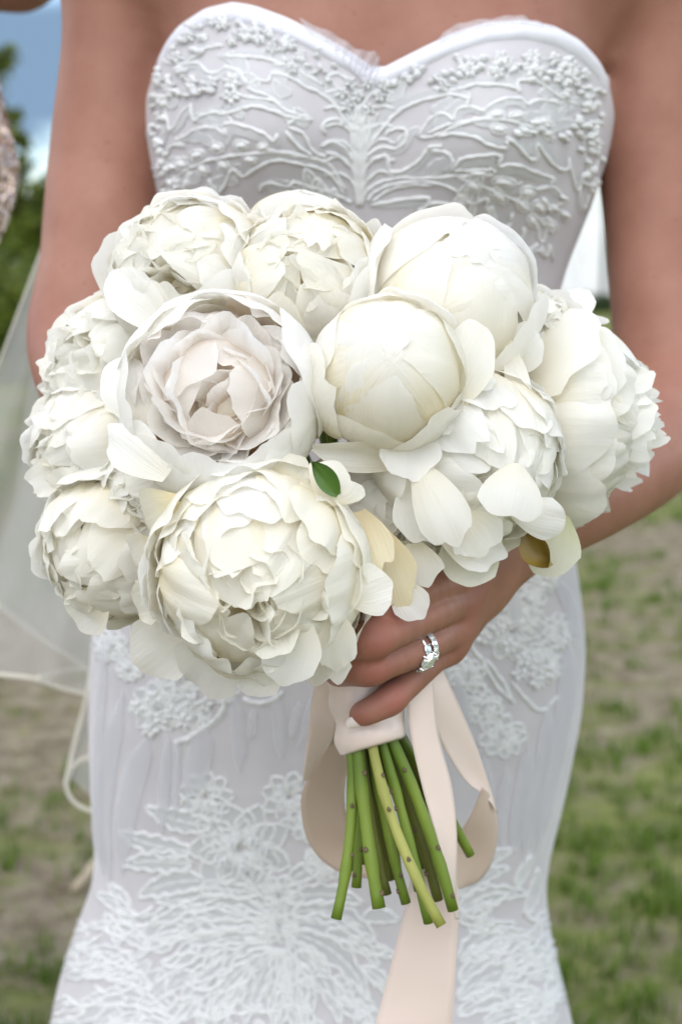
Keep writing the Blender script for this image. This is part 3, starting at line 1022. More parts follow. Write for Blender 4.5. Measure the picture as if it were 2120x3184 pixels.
# ------------------------------------------------------------------ the dress
EDGE = [(455, 150), (487, 132), (520, 95), (560, 55), (640, 12), (730, 0), (800, 18), (900, 60), (1000, 112), (1100, 170), (1180, 228), (1290, 168), (1400, 112),
        (1500, 78), (1620, 62), (1720, 75), (1800, 108), (1860, 158), (1905, 205)]
_ex = np.array([P(a, b, 1.05).x for a, b in EDGE]); _ez = np.array([P(a, b, 1.04).z for a, b in EDGE])
def z_top(u):
    x0 = torso_point(u, 1.27).x
    if math.sin(u) > 0:
        return float(np.interp(x0, _ex, _ez))
    e = _ez[-1] if math.cos(u) > 0 else _ez[0]
    return e - .025 * math.sin(u) ** 2
NU, NV = 180, 300
Z_LOW = .012
rows = []
us = [2 * math.pi * j / NU for j in range(NU)]
tops = np.array([z_top(u) for u in us])
for i in range(NV + 1):
    r_ = []
    for j, u in enumerate(us):
        t = i / NV
        z = tops[j] + (Z_LOW - tops[j]) * t
        fold = 0.0
        if z < .5:                                 # soft folds of the flared hem
            fold = .028 * smooth01((.5 - z) / .45) * math.sin(u * 11 + 2 * math.sin(u * 3))
        snug = 1 - float(smooth01((tops[j] - z) / .03))            # lies flat on the skin where it runs under the arms
        r_.append(torso_point(u, z, .003 - .0058 * snug * (1 - float(smooth01((math.sin(u) - .12) * 2.2))) + fold))
    rows.append(r_)
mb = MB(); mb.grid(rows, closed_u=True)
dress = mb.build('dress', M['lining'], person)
tag(dress, 'strapless sweetheart dress of corded white lace over a grey white lining')
BV = BVHTree.FromPolygons([tuple(v) for v in mb.v], mb.f)
def hit(px, py):
    d = ray(px, py).normalized()
    p, n, i, dist = BV.ray_cast(CAMP, d)
    if p is None:
        return None, None
    if n.dot(d) > 0: n = -n
    return p, n
# rolled tulle band along the neckline
mb = MB()
rows = []
for j, u in enumerate(us):
    r_ = []
    for k in range(9):
        t = k / 8
        z = tops[j] + .0022 - .0135 * t
        r_.append(torso_point(u, z, .0033 - .0066 * (1 - float(smooth01((math.sin(u) - .12) * 2.2))) + .0038 * float(smooth01((math.sin(u) - .2) * 2.0)) * math.sin(math.pi * min(1, t * 1.02)) ** .7))
    rows.append(r_)
rows.append(rows[0])
mb.grid(rows)
mb.build('neckline_trim', M['trim'], dress)
# gathered tulle standing up along the neckline
def ruffle(p_top, p_low, name='tulle_ruffle', n=40, seed=1, mat='tulle'):
    r = random.Random(seed)
    a, b = spline(p_top, n), spline(p_low, n)
    rows = []
    for i in range(n):
        row = []
        p1, n1 = hit(*b[i])
        if p1 is None: continue
        base = p1 + n1 * .004
        topw = P(a[i][0], a[i][1], base.y + .004)
        for k in range(6):
            t = k / 5
            row.append(base.lerp(topw, t) + Vector((0, -.004 * math.sin(i * 1.1 + seed) * t, 0)))
        rows.append(row)
    m_ = MB(); m_.grid(rows)
    return m_.build(name, M[mat], dress)
ruffle([(930, 55), (1040, 105), (1110, 150), (1165, 160), (1180, 190), (1172, 240)], [(960, 118), (1030, 150), (1090, 190), (1130, 225), (1150, 250), (1160, 285)], seed=1)
ruffle([(1040, 130), (1090, 165), (1130, 190), (1160, 215)], [(1030, 160), (1080, 210), (1110, 240), (1140, 270)], seed=5)
ruffle([(1340, 150), (1385, 95), (1440, 68), (1530, 55), (1610, 45), (1660, 62), (1720, 80)], [(1345, 165), (1400, 130), (1450, 108), (1540, 85), (1600, 80), (1650, 85), (1720, 92)], seed=2)

# --- lace: cords and net lie on the dress surface -------------------------------------------------
LR = .00122
def tocords(pts, n=None, step=11):
    p = np.array(pts, float)
    L = np.sum(np.linalg.norm(np.diff(p, axis=0), axis=1))
    return spline(pts, n or max(4, int(L / step)))
def lay_cord(m_, pts, r=LR, off=.25, wob=0.0, rnd_=None):
    out = []
    for q in tocords(pts):
        p, n = hit(q[0] + (rnd_.uniform(-wob, wob) if wob else 0), q[1] + (rnd_.uniform(-wob, wob) if wob else 0))
        if p is not None and p.y < 1.6:
            out.append(p + n * r * off)
    if len(out) > 2:
        m_.tube(out, [r * (.75 + .5 * abs(math.sin(i * .9))) for i in range(len(out))], 6)
def lay_patch(m_, rows, off=.0012, dome=0.0):
    """rows of pixel points laid on the dress as a thin raised patch"""
    g = []
    for i, r_ in enumerate(rows):
        row = []
        for j, q in enumerate(r_):
            p, n = hit(*q)
            if p is None or p.y > 1.6: return
            t = i / (len(rows) - 1); s_ = j / (len(r_) - 1)
            row.append(p + n * (off + dome * (math.sin(math.pi * t) * math.sin(math.pi * s_)) ** .5))
        g.append(row)
    m_.grid(g)
def puff(m_, x, y, l, w, ang, h=.0036):
    """small padded petal"""
    ca, sa = math.cos(ang), math.sin(ang)
    rows = []
    for i in range(7):
        t = i / 6
        ww = w * (math.sin(math.pi * min(1, t ** .75 * .97 + .03))) ** .7 * .5
        rows.append([(x + ca * l * (t - .5) - sa * ww * s_, y + sa * l * (t - .5) + ca * ww * s_) for s_ in np.linspace(-1, 1, 6)])
    lay_patch(m_, rows, .0008, h)
def oval(m_, x, y, l, w, ang, r=LR * .85):
    ca, sa = math.cos(ang), math.sin(ang)
    pts = []
    for k in range(13):
        a = 2 * math.pi * k / 12
        ex, ey = l / 2 * math.cos(a), w / 2 * math.sin(a) * (1 - .25 * math.cos(a))
        pts.append((x + ca * ex - sa * ey, y + sa * ex + ca * ey))
    lay_cord(m_, pts, r)
def fill_mesh(rows, parent):
    f_ = MB(); lay_patch(f_, rows, .0010, 0)
    return f_
def leaf(x0, y0, x1, y1, w, bend=0.0, scal=4, depth=.16, fill=True, rib=True, r=LR, name='lace_leaf', seed=0):
    """leaf with a scalloped corded outline, a net filling and a midrib"""
    rr = random.Random(seed or int(x0 * 7 + y0 * 13 + x1))
    L = math.hypot(x1 - x0, y1 - y0)
    dx, dy = (x1 - x0) / L, (y1 - y0) / L
    nx, ny = -dy, dx
    def mid(t):
        b = bend * 4 * t * (1 - t) * L
        return x0 + dx * L * t + nx * b, y0 + dy * L * t + ny * b
    ph = [rr.uniform(0, 6.28) for _ in range(2)]
    def side(t, s_):
        ww = w * math.sin(math.pi * t ** .8) ** .75
        ww *= 1 - depth * (.5 + .5 * math.cos(t * scal * 6.283 + ph[0 if s_ > 0 else 1])) 
        mx, my = mid(t)
        return mx + nx * ww * s_, my + ny * ww * s_
    n = max(10, int(L / 9))
    ts = np.linspace(0.0, 1, n)
    m_ = MB()
    lay_cord(m_, [side(t, 1) for t in ts], r)
    lay_cord(m_, [side(t, -1) for t in ts], r)
    if rib:
        lay_cord(m_, [mid(t) for t in np.linspace(0, .85, max(6, n // 2))], r * .75)
    if not m_.v: return
    o = m_.build(name, M['lace'], dress)
    if fill:
        f_ = MB()
        lay_patch(f_, [[tuple(np.array(mid(t)) * (1 - abs(s_)) + np.array(side(t, 1 if s_ > 0 else -1)) * abs(s_)) for s_ in np.linspace(-1, 1, 7)] for t in np.linspace(.03, .97, max(8, n // 2))], .0009)
        if f_.v:
            # net filling joins the cord mesh as a second material
            me = o.data
            me.materials.append(M['lace_fill'])
            add_to(o, f_, 1)
    return o
def add_to(o, m_, slot):
    me = o.data
    c = np.array(W[o.name])
    nv, nf = len(me.vertices), len(me.polygons)
    vv = [tuple(v.co) for v in me.vertices] + [tuple(np.array(p) - c) for p in m_.v]
    ff = [tuple(p.vertices) for p in me.polygons] + [tuple(i + nv for i in q) for q in m_.f]
    mats = list(me.materials)
    me.clear_geometry()
    me.from_pydata(vv, [], ff)
    for mt in mats:
        if mt.name not in [x.name for x in me.materials if x]: me.materials.append(mt)
    idx = [0] * nf + [slot] * (len(ff) - nf)
    me.polygons.foreach_set('material_index', idx)
    me.polygons.foreach_set('use_smooth', [True] * len(ff))
    me.update()
def scroll(pts, r=LR, fill=0, name='lace_scroll', wob=2.0):
    """free cord; fill = width in pixels of the net on its right (+) or left (-) hand"""
    rr = random.Random(int(pts[0][0] * 31 + pts[0][1]))
    m_ = MB(); lay_cord(m_, pts, r, wob=wob, rnd_=rr)
    if not m_.v: return
    o = m_.build(name, M['lace'], dress)
    if fill:
        q = tocords(pts)
        d = np.gradient(q, axis=0)
        d /= np.linalg.norm(d, axis=1)[:, None] + 1e-9
        nrm = np.stack([-d[:, 1], d[:, 0]], 1)
        t = np.linspace(0, 1, len(q))
        wd = fill * np.sin(np.pi * np.clip(t * .9 + .05, 0, 1)) ** .6
        f_ = MB()
        lay_patch(f_, [[tuple(q[i] + nrm[i] * wd[i] * s_) for s_ in np.linspace(0, 1, 5)] for i in range(len(q))], .0008)
        if f_.v:
            o.data.materials.append(M['lace_fill'])
            add_to(o, f_, 1)
    return o
def sprig(stem, leaves, r=LR, name='lace_sprig'):
    m_ = MB()
    lay_cord(m_, stem, r)
    for (x, y, l, w, a) in leaves:
        oval(m_, x, y, l, w, a)
        puff(m_, x, y, l * .8, w * .75, a, .0022)
    if m_.v: return m_.build(name, M['lace'], dress)
def blossom(x, y, r, n, seed, name='lace_flower', h=.0036, bead=True):
    rr = random.Random(seed)
    m_ = MB()
    a0 = rr.uniform(0, 6.28)
    for k in range(n):
        a = a0 + 6.283 * k / n + rr.uniform(-.15, .15)
        puff(m_, x + math.cos(a) * r * .6, y + math.sin(a) * r * .6, r * .95, r * .62, a, h)
    if bead:
        puff(m_, x, y, r * .4, r * .4, 0, h)
    if m_.v: return m_.build(name, M['lace'], dress)
def petals(cx, cy, sx, sy, n, size, seed, ang=0.0, aj=.6, h=.0036):
    """a drift of loose padded petals, each its own small appliqué"""
    rr = random.Random(seed)
    for k in range(n):
        x, y = cx + rr.uniform(-1, 1) * sx, cy + rr.uniform(-1, 1) * sy
        m_ = MB()
        s_ = size * rr.uniform(.75, 1.3)
        a = ang + rr.gauss(0, aj)
        puff(m_, x, y, s_, s_ * rr.uniform(.5, .65), a, h)
        if m_.v: m_.build('lace_petal', M['lace'], dress)

def A(pts): return [(440 + .472 * x, .472 * y) for x, y in pts]           # notes taken on enlargements of the photograph
def B(pts): return [(1100 + .523 * x, 80 + .523 * y) for x, y in pts]
def C3(pts): return [(250 + .478 * x, 1900 + .478 * y) for x, y in pts]
def C4(pts): return [(250 + .478 * x, 2450 + .478 * y) for x, y in pts]
def C5(pts): return [(1350 + .319 * x, 1700 + .319 * y) for x, y in pts]
def C6(pts): return [(1350 + .333 * x, 2400 + .333 * y) for x, y in pts]

# bodice, left cup
for pts, fl in [
    ([(220, 450), (330, 390), (420, 320), (540, 300)], -22),
    ([(530, 370), (680, 375), (800, 385), (920, 420), (1010, 440), (1080, 500), (1200, 560)], -30),
    ([(850, 490), (960, 500), (1060, 560), (1200, 630), (1290, 720), (1370, 840), (1440, 850)], -40),
    ([(850, 490), (835, 540), (760, 525), (690, 570)], 0),
    ([(220, 440), (300, 420), (380, 420), (430, 470), (500, 480), (560, 440), (650, 480), (700, 560)], 22),
    ([(330, 690), (345, 790), (400, 762), (500, 740), (540, 752), (640, 725), (740, 700), (860, 730), (980, 772), (1120, 790)], -26),
    ([(690, 570), (740, 600), (840, 640), (940, 720), (1040, 760), (1100, 770)], -22),
    ([(520, 640), (600, 610), (700, 640), (850, 660), (920, 690)], 0),
    ([(230, 920), (300, 890), (360, 850), (480, 840), (560, 890), (540, 830), (600, 810), (740, 850), (820, 890), (870, 930), (890, 880)], 34),
    ([(310, 1110), (460, 1050), (620, 1020), (820, 1000), (960, 1010), (1150, 1050), (1250, 1100), (1340, 1250)], 0),
    ([(820, 985), (960, 1000), (1120, 1035), (1230, 1060)], 0),
    ([(440, 1170), (480, 1230), (530, 1250), (600, 1110), (640, 1140), (690, 1150), (800, 1080), (900, 1050), (1050, 1080), (1180, 1110), (1280, 1190), (1330, 1270)], -34),
    ([(950, 860), (1000, 930), (1060, 985), (1120, 1020)], -16),
    ([(960, 830), (1060, 880), (1100, 950), (1150, 1010), (1210, 1030)], 0),
    ([(960, 830), (990, 790), (1060, 770)], 0),
    ([(160, 1040), (190, 970), (240, 950), (290, 960), (230, 910)], 0),
    ([(160, 1040), (190, 1090), (220, 1060), (240, 1100), (230, 1150)], 0),
    ([(330, 1260), (360, 1310), (400, 1340), (440, 1320), (460, 1250), (450, 1170)], 20),
    ([(170, 830), (200, 850), (240, 800), (270, 740), (310, 700), (330, 690)], 22),
    ([(50, 820), (70, 900), (110, 950), (140, 880), (150, 820)], 18),
    ([(150, 690), (170, 780), (180, 850)], 0),
    ([(1210, 880), (1190, 830), (1230, 790), (1300, 780), (1330, 830)], 16),
    ([(1180, 960), (1240, 930), (1320, 960), (1370, 1010), (1390, 1060)], 14),
    ([(1210, 1000), (1300, 1030), (1360, 1080), (1400, 1130)], 0),
    ([(780, 1260), (800, 1210), (860, 1200), (960, 1220), (1000, 1190)], -20),
    ([(1000, 1190), (1080, 1220), (1200, 1250), (1300, 1290), (1380, 1330)], -24),
    ([(130, 1230), (170, 1180), (230, 1190), (260, 1230), (300, 1200), (310, 1130)], 0),
]:
    scroll(A(pts), fill=fl, r=LR * (1.12 if fl else 1.0))
sprig(A([(200, 1190), (300, 1120), (450, 1052), (620, 1022)]), [(*A([(500, 970)])[0], 46, 34, .2), (*A([(660, 955)])[0], 46, 30, -.1), (*A([(715, 1045)])[0], 46, 26, .15), (*A([(545, 1085)])[0], 48, 32, .5),
      (*A([(370, 1020)])[0], 48, 34, -.2), (*A([(410, 1115)])[0], 44, 32, .7), (*A([(265, 1080)])[0], 42, 34, .4), (*A([(800, 965)])[0], 36, 24, -.3)])
sprig(A([(280, 1290), (310, 1200), (330, 1130)]), [(*A([(300, 1210)])[0], 44, 22, 1.7), (*A([(230, 1190)])[0], 34, 26, .4), (*A([(200, 1270)])[0], 38, 24, 1.2)])
for (x, y, r_, n) in [(340, 545, 22, 5), (470, 545, 20, 5), (600, 545, 30, 6), (600, 640, 26, 5), (190, 570, 22, 5), (530, 165, 22, 5), (690, 230, 26, 6), (600, 275, 18, 5), (960, 290, 26, 5), (860, 330, 20, 5), (1040, 370, 20, 5), (320, 240, 20, 5), (240, 380, 20, 5), (990, 460, 20, 5), (120, 520, 18, 5)]:
    blossom(*A([(x, y)])[0], r_, n, int(x + y))
petals(640, 60, 70, 28, 12, 24, 1, .3); petals(730, 100, 80, 40, 16, 26, 2, .5); petals(590, 120, 50, 45, 12, 26, 3, -.5); petals(840, 120, 60, 30, 12, 26, 4, .6)
petals(540, 260, 45, 50, 14, 26, 5, -.6); petals(630, 270, 50, 25, 10, 26, 6, 0.1); petals(505, 330, 30, 40, 9, 26, 7, -1.2); petals(930, 175, 60, 35, 12, 24, 8, .6); petals(1010, 235, 35, 35, 8, 22, 9, .7)
petals(498, 420, 22, 60, 9, 24, 30, 1.4); petals(530, 560, 30, 60, 8, 22, 31, 1.0)
# bodice, right cup
for pts, fl in [
    ([(80, 740), (110, 680), (180, 600), (230, 540), (300, 490), (420, 440), (560, 410), (660, 425), (690, 440)], -34),
    ([(470, 370), (540, 385), (610, 380), (650, 370), (720, 350), (850, 350), (960, 370), (985, 390)], -26),
    ([(985, 390), (970, 330), (1060, 325), (1150, 370), (1230, 430), (1320, 470)], -20),
    ([(690, 440), (680, 470), (760, 500), (800, 480), (850, 450), (930, 430), (1000, 440), (1030, 470), (1060, 450), (1150, 440), (1220, 470)], 22),
    ([(60, 790), (160, 720), (250, 730), (300, 690), (320, 640), (290, 610), (220, 620), (190, 650)], 20),
    ([(90, 800), (200, 770), (210, 860), (290, 860), (360, 820), (420, 760), (450, 720), (530, 710)], 20),
    ([(380, 660), (420, 600), (460, 550), (520, 520), (570, 540), (590, 570), (620, 500), (700, 480), (780, 520)], 28),
    ([(390, 665), (500, 650), (620, 590), (760, 555), (860, 545)], 0),
    ([(440, 640), (560, 590), (700, 560), (800, 540)], 0),
    ([(500, 660), (600, 640), (720, 660), (800, 705), (900, 725), (905, 680)], -26),
    ([(900, 660), (960, 700), (1010, 760), (1060, 795), (1090, 775), (1080, 700), (1120, 740), (1180, 820), (1240, 855), (1270, 840), (1280, 780)], -30),
    ([(1270, 790), (1290, 880), (1320, 970), (1345, 950), (1355, 870)], -20),
    ([(460, 740), (540, 745), (590, 800), (580, 855), (640, 790), (720, 772), (870, 768), (860, 830), (960, 822), (1080, 870), (1190, 912), (1160, 930)], 32),
    ([(20, 1060), (60, 1000), (130, 940), (250, 905), (450, 900), (620, 890), (820, 882), (815, 850), (740, 855), (600, 860)], 0),
    ([(80, 1040), (120, 990), (180, 960), (300, 930), (480, 930), (600, 970), (650, 1030), (720, 1050), (790, 1020), (790, 1080), (830, 1160), (880, 1195), (930, 1170), (940, 1110)], -34),
    ([(100, 1050), (200, 980), (330, 945), (470, 945)], 0),
    ([(920, 1180), (925, 1250), (960, 1278), (1000, 1250), (1010, 1195)], 16),
    ([(990, 1270), (1010, 1330), (1050, 1330), (1090, 1290)], 16),
    ([(1080, 970), (1160, 950), (1220, 990), (1250, 1040), (1180, 1080), (1230, 1100), (1275, 1130), (1240, 1160)], 22),
    ([(830, 1330), (870, 1300), (920, 1270), (900, 1330), (870, 1360)], 0),
    ([(1090, 1170), (1100, 1270), (1130, 1270), (1140, 1200)], 0),
    ([(1020, 1420), (1050, 1350), (1100, 1330), (1120, 1370)], 0),
    ([(1110, 1300), (1140, 1380), (1160, 1300), (1180, 1400)], 0),
    ([(1340, 960), (1350, 1060), (1375, 1080), (1400, 980)], 16),
    ([(1380, 780), (1400, 880), (1420, 900), (1450, 790)], 14),
    ([(420, 1060), (500, 1050), (590, 1070), (630, 1120), (610, 1170)], 26),
    ([(100, 1060), (250, 1040), (430, 1020), (440, 1060), (380, 1100)], 24),
    ([(640, 1180), (700, 1210), (740, 1260)], 16),
]:
    scroll(B(pts), fill=fl, r=LR * (1.12 if fl else 1.0))
sprig(B([(620, 900), (760, 950), (900, 1010), (1000, 1060), (1100, 1150), (1180, 1230)]),
      [(*B([(715, 950)])[0], 52, 36, .5), (*B([(860, 1010)])[0], 66, 36, .7), (*B([(890, 925)])[0], 76, 28, .1), (*B([(1000, 1065)])[0], 50, 34, .9), (*B([(1030, 985)])[0], 52, 34, -.2), (*B([(1110, 1070)])[0], 62, 32, .1),
       (*B([(1060, 1160)])[0], 46, 30, 1.2), (*B([(1160, 1180)])[0], 56, 28, .5), (*B([(740, 870)])[0], 70, 20, .02)])
sprig(B([(760, 555), (900, 560), (1050, 600), (1180, 640)]),
      [(*B([(850, 530)])[0], 56, 26, -.1), (*B([(860, 615)])[0], 50, 30, .2), (*B([(970, 535)])[0], 54, 26, -.1), (*B([(1020, 625)])[0], 44, 26, .4), (*B([(1130, 570)])[0], 60, 28, .15), (*B([(1150, 650)])[0], 48, 24, .7)])
for (x, y, r_, n) in [(540, 365, 20, 5), (690, 270, 26, 6), (870, 200, 26, 6), (930, 250, 22, 5), (1060, 180, 22, 5), (1180, 200, 22, 5), (1290, 250, 24, 5), (1360, 290, 20, 5), (1400, 400, 20, 5), (850, 290, 22, 5), (1090, 270, 22, 5)]:
    blossom(*B([(x, y)])[0], r_, n, int(x + 3 * y))
for k, (cx, cy, sx, sy, n, ang) in enumerate([(1480, 200, 60, 22, 12, .2), (1600, 200, 70, 28, 18, .5), (1700, 215, 70, 38, 20, .7), (1790, 250, 55, 50, 18, .9), (1835, 330, 40, 60, 16, 1.1), (1850, 440, 30, 70, 14, 1.4), (1790, 420, 45, 45, 12, 1.0),
                                              (1840, 560, 25, 60, 9, 1.8), (1400, 240, 50, 25, 8, .3), (1640, 400, 60, 18, 8, .2), (1720, 640, 45, 45, 8, .9), (1300, 230, 60, 25, 10, -.5), (1240, 260, 40, 25, 7, -.3)]):
    petals(cx, cy, sx, sy, n, 27, 50 + k, ang, .35)
# the spine between the cups: cords sweeping up from the waist
rr = random.Random(4)
for k in range(9):
    s_ = (k - 4) / 4
    scroll([(1118 + s_ * 6, 640), (1116 + s_ * 16, 540), (1120 + s_ * 28, 420), (1125 + s_ * 44 + rr.uniform(-8, 8), 320 + abs(s_) * 30)], r=LR * 1.05, name='lace_spine')
for sg in (-1, 1):
    for k, y0 in enumerate([600, 555, 500, 450, 395, 345, 300]):
        scroll([(1116, y0), (1116 + sg * 30, y0 - 45), (1116 + sg * 70, y0 - 62 - rr.uniform(0, 10)), (1116 + sg * 110, y0 - 55)], r=LR * .95, fill=-sg * 12, name='lace_scroll')
for k, (x, y) in enumerate([(1110, 300), (1140, 260), (1180, 300), (1090, 260), (1150, 340), (1075, 330), (1060, 290), (1195, 265)]):
    blossom(x, y, 22, 5, 300 + k)

# finer leaves worked into the net between the cords of the cups
for k in range(44):
    sg = rr.choice((-1, 1))
    x, y = 1116 + sg * rr.uniform(70, 620), rr.uniform(190, 620)
    if not (480 < x < 1860): continue
    a = math.atan2((y - 600) * .8, (x - 1116)) + rr.uniform(-.3, .3)
    L = rr.uniform(60, 120)
    leaf(x, y, x + math.cos(a) * L, y + math.sin(a) * L, rr.uniform(14, 24), rr.uniform(-.2, .2), 3, .3, True, True, LR * .62, 'lace_leaf', seed=k + 1500)
# the lace goes on over the waist and the hips behind the bouquet
for k in range(60):
    x, y = rr.uniform(560, 1700), rr.uniform(640, 1900)
    a = math.atan2(y - 1250, x - 1120) + rr.uniform(-.4, .4)
    L = rr.uniform(90, 170)
    leaf(x, y, x + math.cos(a) * L, y + math.sin(a) * L, rr.uniform(20, 34), rr.uniform(-.15, .15), 4, .28, True, True, LR, 'lace_leaf', seed=k + 900)
# skirt: sheer pleats of the tulle overlay
def pleat(pts, name='tulle_pleat', mat='tulle'):
    """pts: (x, y, half width) down the pleat"""
    q = spline(pts, 26)
    m_ = MB()
    tp_ = [min(1, .15 + .85 * min(i, 25 - i) / 5) for i in range(26)]
    lay_patch(m_, [[(a[0] + a[2] * tp_[i] * s_, a[1]) for s_ in np.linspace(-1, 1, 5)] for i, a in enumerate(q)], .0016, .0012)
    if m_.v: m_.build(name, M[mat], dress)
for pts in [[(330, 1980, 18), (312, 2250, 16), (304, 2550, 14), (322, 2720, 14)], [(385, 2150, 24), (345, 2350, 28), (325, 2560, 24), (345, 2740, 18)], [(460, 2290, 34), (425, 2400, 38), (390, 2560, 34), (380, 2720, 22)],
            [(525, 2290, 16), (515, 2420, 18), (505, 2600, 16)], [(556, 2290, 12), (552, 2400, 12), (548, 2550, 12)], [(640, 2260, 30), (620, 2360, 40), (600, 2480, 40)], [(732, 2160, 20), (742, 2280, 24), (745, 2400, 18)],
            [(790, 2200, 12), (780, 2300, 20)], [(860, 2160, 18), (868, 2260, 22), (875, 2360, 18)], [(930, 2180, 14), (905, 2300, 16)], [(975, 2150, 10), (930, 2330, 16)],
            [(1760, 1980, 24), (1755, 2180, 30), (1705, 2450, 24), (1665, 2650, 18)], [(1700, 2190, 22), (1690, 2330, 26), (1650, 2520, 24), (1625, 2680, 18)], [(1640, 2320, 18), (1620, 2450, 24), (1590, 2650, 22)], [(1570, 2380, 18), (1560, 2520, 18), (1555, 2640, 14)],
            [(1490, 2330, 14), (1520, 2440, 12), (1530, 2600, 10)], [(1420, 2100, 24), (1440, 2250, 22), (1470, 2400, 16)], [(1730, 1800, 26), (1770, 1900, 20), (1785, 2000, 14)], [(1560, 1790, 22), (1590, 1850, 26), (1600, 1950, 20)]]:
    pleat(pts)
# skirt: sprays of flowers at the hip, left
def rosette(x, y, R, seed, rings=3, bead=3):
    """big flower: rings of corded round petals with net, beads in the middle"""
    r = random.Random(seed)
    for ring in range(rings):
        rad = R * (1 - ring / rings * .75)
        n = max(5, 9 - ring * 2)
        a0 = r.uniform(0, 6.28)
        for k in range(n):
            a = a0 + 6.283 * k / n + r.uniform(-.12, .12)
            leaf(x + math.cos(a) * rad * .18, y + math.sin(a) * rad * .18 * .9, x + math.cos(a) * rad, y + math.sin(a) * rad * .9, rad * .30, r.uniform(-.06, .06), 3, .22, fill=True, rib=False, name='lace_flower_petal', seed=seed * 50 + ring * 10 + k)
    for k in range(bead):
        blossom(x + r.uniform(-.2, .2) * R, y + r.uniform(-.2, .2) * R, R * .15, 5, seed + k, bead=True)
for i, (x, y, R) in enumerate([(345, 2010, 60), (405, 2080, 46), (560, 2110, 78), (490, 2200, 92), (600, 2230, 62), (690, 2130, 66)]):
    rosette(x, y, R, 600 + i, 2, 2)
for k, (x, y) in enumerate([(505, 2230), (540, 2215), (575, 2240), (480, 2170), (600, 2180), (640, 2190), (430, 2200), (470, 2270)]):
    blossom(x, y, 26, 5, 700 + k)
for pts in [[(700, 2150), (690, 2210), (640, 2260), (570, 2300), (545, 2310)], [(640, 2250), (600, 2290), (560, 2310)], [(755, 2170), (790, 2185), (840, 2180), (880, 2150)]]:
    scroll(pts, r=LR * 1.4, fill=-16)
# hip, right
for i, (x, y, R) in enumerate([(1560, 1830, 80), (1690, 1800, 52), (1590, 1960, 110), (1690, 2060, 76), (1740, 1960, 60), (1450, 2100, 62), (1500, 2200, 64), (1560, 2290, 78), (1640, 1870, 60)]):
    rosette(x, y, R, 640 + i, 2, 2)
for k, (x, y) in enumerate([(1620, 2050), (1670, 2070), (1710, 2090), (1520, 1900), (1490, 1930), (1500, 1980), (1700, 1810), (1610, 2095), (1665, 2120), (1580, 2010), (1545, 1955), (1730, 2000)]):
    blossom(x, y, 26, 5, 740 + k)
for pts in [[(1455, 1960), (1470, 2020), (1500, 2060), (1495, 2085)], [(1510, 2050), (1560, 2120), (1590, 2180)], [(1500, 2060), (1540, 2130), (1580, 2170), (1595, 2185)], [(1590, 2120), (1630, 2170), (1680, 2210), (1735, 2160)], [(1385, 2040), (1435, 2060), (1445, 2110), (1430, 2130)],
            [(1430, 2130), (1500, 2130), (1505, 2170)], [(1480, 2190), (1540, 2180), (1560, 2230)], [(1620, 1890), (1660, 1850), (1690, 1830)], [(1620, 1890), (1640, 1930), (1670, 1950)]]:
    scroll(pts, r=LR * 1.3, fill=-12)
# the large flower and the plumes of leaves at the knee
rosette(748, 2640, 165, 900, 4, 0); rosette(868, 2790, 80, 905, 2, 1); rosette(868, 2880, 66, 906, 2, 1); rosette(1010, 2680, 70, 907, 2, 1)
rosette(900, 2480, 90, 901, 2, 0); rosette(960, 2560, 70, 903, 2, 0); rosette(640, 2480, 90, 902, 2, 0)
for k, (x, y) in enumerate([(727, 2622), (697, 2680), (790, 2610), (760, 2700), (820, 2640)]):
    blossom(x, y, 16, 5, 760 + k, h=.006)
for i, (x0, y0, x1, y1, w, b) in enumerate([(660, 2570, 455, 2512, 38, -.05), (600, 2650, 372, 2588, 36, -.05), (600, 2690, 380, 2690, 36, .05), (640, 2740, 430, 2790, 40, .08), (700, 2770, 480, 2800, 30, -.05), (800, 2780, 620, 2770, 26, .04),
                                            (830, 2850, 560, 2800, 34, -.12), (840, 2850, 480, 2870, 44, .10), (840, 2870, 520, 2940, 46, .14), (835, 2900, 420, 2990, 40, .18), (840, 2920, 480, 3060, 40, .14), (845, 2940, 560, 3120, 42, .12),
                                            (850, 2950, 640, 3180, 40, .10), (860, 2950, 760, 3190, 36, .05), (870, 2950, 850, 3200, 34, 0), (880, 2950, 950, 3200, 34, -.05), (890, 2930, 1060, 3190, 38, -.10), (895, 2900, 1150, 3120, 40, -.14),
                                            (900, 2870, 1180, 3010, 40, -.16), (900, 2840, 1170, 2920, 38, -.14), (890, 2800, 1130, 2810, 36, -.10), (420, 2880, 300, 2780, 26, .1), (470, 2960, 290, 2880, 28, .12), (430, 3020, 260, 2960, 28, .12),
                                            (480, 3080, 250, 3040, 30, .14), (520, 3150, 240, 3130, 30, .14), (380, 2940, 330, 2840, 22, 0), (560, 3190, 330, 3190, 26, .1), (400, 2850, 340, 2750, 20, .1), (1000, 2700, 880, 2760, 30, .1), (960, 2650, 1000, 2740, 28, 0)]):
    leaf(x0, y0, x1, y1, w, b, 5, .3, True, True, LR * 1.15, 'lace_plume')
